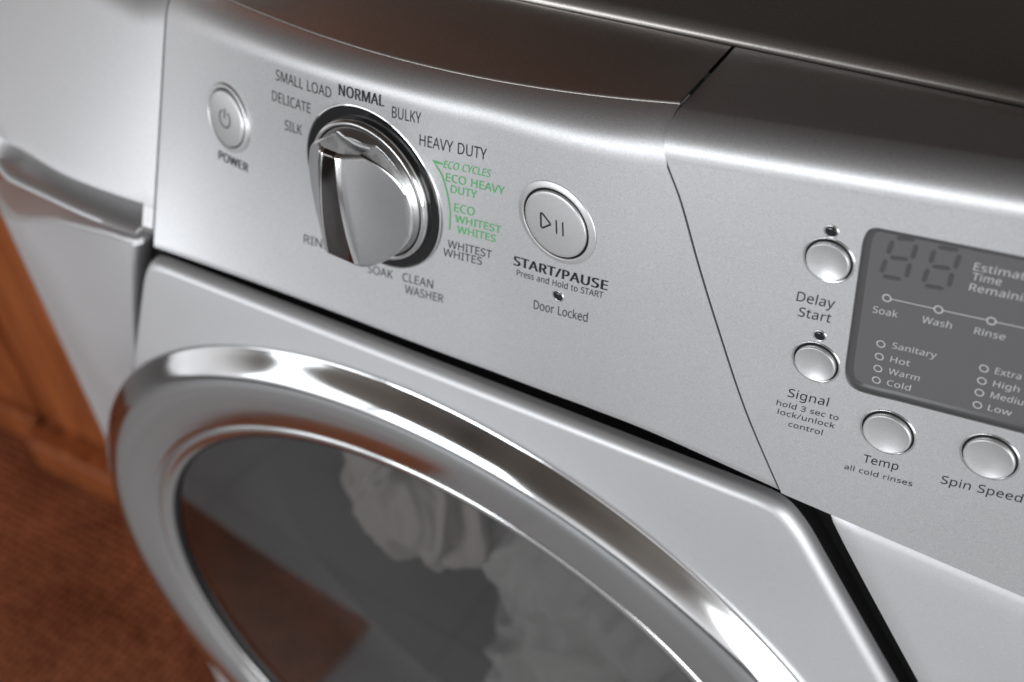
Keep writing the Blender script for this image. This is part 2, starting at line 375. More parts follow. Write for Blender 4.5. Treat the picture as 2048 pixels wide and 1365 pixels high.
# --- worktop lid
def lid():
    prof = [(LINE_Y + .0012, .022), (LINE_Y + .0004, .0325), (LINE_Y + .0002, .0329)]
    for i in range(11):
        a = math.pi / 2 * i / 10; prof.append((LINE_Y + .0002 + .0042 * (1 - math.cos(a)), .0330 + .0030 * math.sin(a)))
    prof += [(.12, .0368), (.3, .0374), (.64, .037), (.655, .035), (.66, .02)]
    us = [-.399, -.395] + [-.39 + .676 * i / 20 for i in range(21)] + [.287]
    return grid('worktop_lid', [[P(u, y, z) for y, z in prof] for u in us], silver_lid, washer, sharp=40)
lid()

# --- detergent drawer at the left end
ZF = [(-.30, -.0600), (-.267, -.0584), (-.256, -.0572), (-.2275, -.0562), (-.197, -.0540), (-.180, -.0528)]
ZLT = [(-.30, -.0665), (-.2648, -.0651), (-.2348, -.0624), (-.2031, -.0606), (-.1809, -.0596)]
ZLB = [(-.30, -.0705), (-.2695, -.0690), (-.2342, -.0655), (-.2026, -.0638), (-.1809, -.0621)]
def drawer():
    R = []; us = [US - .0006] + [-.1755, -.1770, -.1785, -.1797, -.1803] + [-.181 - (.265 - .181) * i / 40 for i in range(41)] + [-.267 - .013 * i / 8 for i in range(9)] + [-.29, -.31, -.33, -.35, -.37, -.39, -.399]
    for u in us:
        k = 1.0
        if u > -.1803: k = 0
        if u < -.262: k = max(0, 1 - (-.262 - u) / .014)**.6 if u > -.276 else 0
        zf = cr_tab(ZF, u); zt = cr_tab(ZLT, u); zb = cr_tab(ZLB, u)
        ztop = top_z(max(u, -.19)) - .0 ; ye = top_y(max(u, -.19)) + max(0, -.19 - u) * .35
        zs = ztop - .012; c = []
        sl = (YL(u, zs) - YL(u, zs - .001)) / .001
        p0 = Vector((YL(u, zs), zs)); p1 = Vector((p0.x + sl * .010, zs + .011)); p2 = Vector((max(ye, p0.x + sl * .012 + .004), ztop))
        c.append(P(u, p2.x + .02, ztop - .002))
        for i in range(12, 0, -1):
            q = bez(p0, p1, p2, i / 12); c.append(P(u, q.x, q.y))
        for i in range(14): z = zs + (zf + .0012 - zs) * i / 13; c.append(P(u, YL(u, z), z))
        c.append(P(u, YL(u, zf) + .0004 * k, zf + .0004)); c.append(P(u, YL(u, zf) + .0015 * k, zf))
        dep = .010 * k
        for i in range(7):                   # scooped grip
            t = i / 6; z = zf + (zt - zf) * t; c.append(P(u, YL(u, z) + dep * (math.sin(math.pi * (.25 + .55 * t)) * .75 + .25) * (1 - .35 * t), z))
        lipy = lambda z: YL(u, z) - .0030 * k
        for i in range(7):                   # rounded lip
            a = math.pi * i / 6; z = (zt + zb) / 2 + (zt - zb) / 2 * math.cos(a); c.append(P(u, lipy(z) + .0035 * (1 - math.sin(a)), z))
        c.append(P(u, YL(u, zb) + .006, zb - .0005)); c.append(P(u, YL(u, zb) + .02, zb - .0005)); R.append(c)
    first = [p + Vector((.0001, .006, 0)) for p in R[0]]
    o = grid('dispenser_drawer', [first] + R, silver, washer, sharp=50); return o
drawer()

# --- door surround panel, groove, and the outer front plates
CX, CZ, RO = -.0698, -.2785, .1975
def outline(off=0.0, n=240, squash=0):
    """closed outline of the raised surround: trapezoid shoulders running into a circle, star-shaped about (CX,CZ)"""
    pts = []
    cxm = -.0505; ZT0 = -.0699
    # outline as the union of a trapezoid (flaring down) and a circle, corner rounded by sampling support
    def inside(x, z):
        ztop = ZT0 - .025 * (x - cxm)
        if (x - CX)**2 + (z - CZ)**2 < .1968**2: return z < ztop
        if z > ztop or z < 2 * CZ - ztop: return False
        zz = z if z > CZ else 2 * CZ - z
        h = .1235 + .52 * (ztop - zz); h = min(h, .205)
        dx = abs(x - cxm)
        if dx > h: return False
        # rounded top corner
        r = .007
        if zz > ztop - r and dx > (.1238 - r + .002):
            ccx = .1238 - r * .80; ccz = ztop - r
            if dx > ccx and math.hypot(dx - ccx, zz - ccz) > r: return False
        return True
    for i in range(n):
        a = 2 * math.pi * i / n; lo, hi = .02, .5
        for _ in range(40):
            mid = (lo + hi) / 2
            if inside(CX + mid * math.cos(a), CZ + mid * math.sin(a)): lo = mid
            else: hi = mid
        pts.append(Vector((CX + lo * math.cos(a), CZ + lo * math.sin(a))))
    for _ in range(6): pts = [(pts[i - 1] + pts[i] * 2 + pts[(i + 1) % n]) / 4 for i in range(n)]
    if off:
        out = []
        for i in range(n):
            t = (pts[(i + 1) % n] - pts[i - 1]).normalized(); nn = Vector((t.y, -t.x)); out.append(pts[i] + nn * off)
        pts = out
    return pts
NO = 720
OL = outline(0, NO)
def ysur(u, z, y):                           # surround follows the bow of the front a little
    return y + .9 * max(0, abs(u + .056) - .11)**2
def surround():
    prof = [(0, -.0022), (0, -.0040)] + [(-.0034 * (1 - math.cos(math.radians(t))), -.0040 - .0038 * math.sin(math.radians(t))) for t in (12, 24, 36, 48, 60, 72, 82, 90)]
    rows = []
    for off, y in prof:
        L = outline(off, NO) if off else OL
        rows.append([P(p.x, ysur(p.x, p.y, y), p.y) for p in L])
    ins = outline(-.0034, NO)
    inner = [Vector((CX + .190 * math.cos(2 * math.pi * i / NO), CZ + .190 * math.sin(2 * math.pi * i / NO))) for i in range(NO)]
    for t in (.33, .66, 1):
        rows.append([P(a.x + (b.x - a.x) * t, ysur(a.x, a.y, -.0078) * (1 - t) + t * -.0080, a.y + (b.y - a.y) * t) for a, b in zip(ins, inner)])
    o = grid('door_surround', rows, silver_body, washer, close_u=True, sharp=40); return o
surround()
# groove floor, plus the surround's silver side wall painted black as shade
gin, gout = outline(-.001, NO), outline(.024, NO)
grid('groove_and_shade_wall', [[P(p.x, -.0024 + ysur(p.x, p.y, 0), p.y) for p in outline(-.00015, NO)], [P(p.x, (.0075 if p.x < CX else .0045) + ysur(p.x, p.y, 0), p.y) for p in gin], [P(p.x, (.0095 if p.x < CX else .0045) + ysur(p.x, p.y, 0), p.y) for p in gout]], darkgap, washer, close_u=True)
# outer plates left and right of the groove
def zbt(u): return cr_tab([(-.399, -.158), (-.3365, -.1338), (-.2559, -.0902), (-.2077, -.0718), (-.1852, -.0669)], u)
def front_plates():
    goL = outline(.0088, NO); goR = outline(.0178, NO)
    # left plate: from body edge to groove, rows by z
    def edge_x(z, sign):
        best = None; go = goL if sign < 0 else goR
        for i in range(NO):
            a, b = go[i], go[(i + 1) % NO]
            if (a.y - z) * (b.y - z) <= 0 and a.y != b.y:
                x = a.x + (b.x - a.x) * (z - a.y) / (b.y - a.y)
                if (x - CX) * sign > 0 and (best is None or (x - best) * sign > 0): best = x
        return best
    R = []
    zs = [-.0672, -.069, -.072, -.076] + [-.08 - .006 * i for i in range(60)] + [-.45, -.46, -.47, -.475, -.48, -.4845]
    n = 30
    for z in zs:
        xe = edge_x(z, -1)
        if xe is None: xe = CX - .1
        row = [P(-.399, YB(-.399) + .6, z), P(-.399, YB(-.399) + .006, z), P(-.3983, YB(-.398) + .002, z), P(-.396, YB(-.396), z)]
        for i in range(n + 1):
            u = -.395 + (xe - .003 + .395) * i / n; row.append(P(u, YB(u), z))
        for k in (30, 60, 90):
            a = math.radians(k); row.append(P(xe - .003 + .003 * math.sin(a), YB(xe) + .003 * (1 - math.cos(a)), z))
        row.append(P(xe, YB(xe) + .016, z)); R.append(row)
    # top of left plate follows a falling curve with a rounded edge
    nr = []
    for j in range(len(R[0])):
        col = []
        for i in range(len(R)):
            v = R[i][j].copy(); u = v.x; z = v.z - ZO; zt = zbt(u)
            t = (z - zs[-1]) / (zs[0] - zs[-1]); v.z = ZO + zs[-1] + (min(zt, 0) - zs[-1]) * t
            col.append(v)
        top = col[0]
        col = [top + Vector((0, .02, -.0005)), top + Vector((0, .0035, 0)), top + Vector((0, .0012, -.0006)), top + Vector((0, 0, -.0026))] + col[1:]
        nr.append(col)
    grid('left_front_plate', nr, silver_body, washer, sharp=40)
    # right plate
    R = []
    YRB = lambda u, z: (z * TAU * .9 - DR - .0002) + .2 * max(0, u - .19)**2 + max(0, -.09 - z) * .02
    zs2 = [0, .0012, .004, .010] + [.02 + .007 * i for i in range(60)]
    for dz in zs2:
        xe = None; z0 = -.0665
        row = []
        z = z0 - dz
        tt = min(1, max(0, (-.12 - z) / .09)); xe = (.0835 + (-.0665 - z) * .59) * (1 - tt) + (edge_x(z, 1) or xe_prev) * tt if z < -.12 else .0835 + (-.0665 - z) * .59; xe_prev = xe
        x1 = UR1; pre = [(0, .016), (0, .003), (.0007, .0009), (.0025, 0)]
        for ox, oy in pre: row.append(P(xe + ox, YRB(xe, z) + oy, z))
        for i in range(1, 31):
            u = xe + .003 + (x1 - xe - .003) * i / 30; row.append(P(u, YRB(u, z), z))
        row += [P(x1 + .0002, YRB(x1, z) + .6, z)]
        R.append(row)
    nr = []
    for j in range(len(R[0])):
        col = [r[j].copy() for r in R]
        u = col[0].x; shift = crease_z(u) - .0004 - (-.0665) if u > .0711 else 0
        L = len(col)
        for i, v in enumerate(col): v.z += shift * (1 - i / (L - 1))
        col = [col[0] + Vector((0, .006, .0002))] + [col[0] + Vector((0, .0022, 0))] + [col[1] + Vector((0, .0010, 0)), col[2] + Vector((0, .0002, 0))] + col[3:]
        nr.append(col)
    grid('right_front_plate', nr, silver_body, washer, sharp=40)
    # lower front below the doorway
    R = []
    for z in (-.4865, -.49, -.55, -.65, -.75, -.83, -.845):
        row = []
        for i in range(61):
            u = -.399 + (UR1 + .399) * i / 60; y = YB(u) if u < .05 else -.001 + (YRB(u, -.48) + .001) * min(1, (u - .05) / .1)
            row.append(P(u, y, z))
        row = [row[0] + Vector((0, .5, 0))] + row + [row[-1] + Vector((0, .5, 0))]
        R.append(row)
    R.append([v + Vector((0, .05, -.002)) for v in R[-1]])
    grid('lower_front_panel', R, silver_body, washer)
front_plates()
# cabinet shell behind everything (dark inside, closes the seams)
def shell():
    V = []; prof = []
    for u in [-.39 + .676 * i / 60 for i in range(61)]:
        d = max(0, -.17 - u)
        prof.append([P(u, YL(min(u, .06), z) + .007, z) for z in (top_z(min(max(u, -.19), .03)) - .012, 0, -.03, -.0625)])
    grid('console_backing', prof, darkgap, washer)
shell()
box('cabinet', -.3975, .2865, .15, .655, .03, ZO + .021, silver_body, washer, .004)
for x in (-.36, .25):
    for y in (.2, .61):
        bm = bmesh.new(); bmesh.ops.create_cone(bm, cap_ends=True, segments=24, radius1=.025, radius2=.02, depth=.032)
        bmesh.ops.translate(bm, verts=bm.verts, vec=(x, y, .016)); me = bpy.data.meshes.new('foot'); bm.to_mesh(me); bm.free(); me.materials.append(rubber); link('foot', me, washer)

# --- door: chrome ring, rim, gasket, glass
door = empty('door', (CX, 0, CZ + ZO)); door.parent = washer; door.matrix_parent_inverse = PINV['washing_machine']
PINV['door'] = Matrix.Translation(Vector((CX, 0, CZ + ZO))).inverted()
FD = (P(CX, 0, CZ), Vector((1, 0, 0)), Vector((0, 0, 1)), Vector((0, -1, 0)))
ringprof = [(.1966, -.004), (.1967, .0074), (.1961, .0083), (.1938, .0103), (.1912, .0127), (.1890, .0146), (.1872, .0158), (.1852, .0166), (.1828, .0169), (.1795, .0168), (.1760, .0165), (.1720, .0161), (.1680, .0156), (.1652, .0152), (.1634, .0149), (.1622, .0144), (.1615, .0137), (.1612, .0128)]
def densify(pr, k=3):
    out = []; n = len(pr)
    for i in range(n - 1):
        p0, p1, p2, p3 = [Vector(pr[min(max(i + d, 0), n - 1)]) for d in (-1, 0, 1, 2)]
        for q in range(k):
            t = q / k; out.append(tuple((p1 * 2 + (p2 - p0) * t + (p0 * 2 - p1 * 5 + p2 * 4 - p3) * t * t + (p1 * 3 - p0 - p2 * 3 + p3) * t**3) / 2))
    out.append(pr[-1]); return out
lathe('chrome_ring', FD, densify(ringprof), chrome, door, seg=256, cap=False, sharp=60)
lathe('inner_rim', FD, densify([(.1612, .0130), (.1609, .0138), (.1599, .0143), (.1583, .0141), (.1564, .0133), (.1549, .0123), (.1545, .0115), (.1542, .008)]), soft_chrome, door, seg=256, cap=False, sharp=60)
lathe('door_gasket', FD, densify([(.1545, .006), (.1544, .0112), (.1540, .0118), (.1534, .0114), (.1531, .0090)]), rubber, door, seg=256, cap=False, sharp=60)
def glassprof():
    R = .1535; return [(R, .0085)] + [(R * (1 - i / 24), .0098 + .004 * (1 - (1 - i / 24)**2)) for i in range(0, 25)]
lathe('glass_pane', FD, glassprof(), glass, door, seg=192, cap=False, sharp=80)
lathe('drum', FD, [(.1545, .004), (.1545, -.03), (.165, -.06), (.235, -.07), (.235, -.36), (.23, -.38), (.0001, -.385)], steel, washer, seg=96, cap=False, sharp=30)

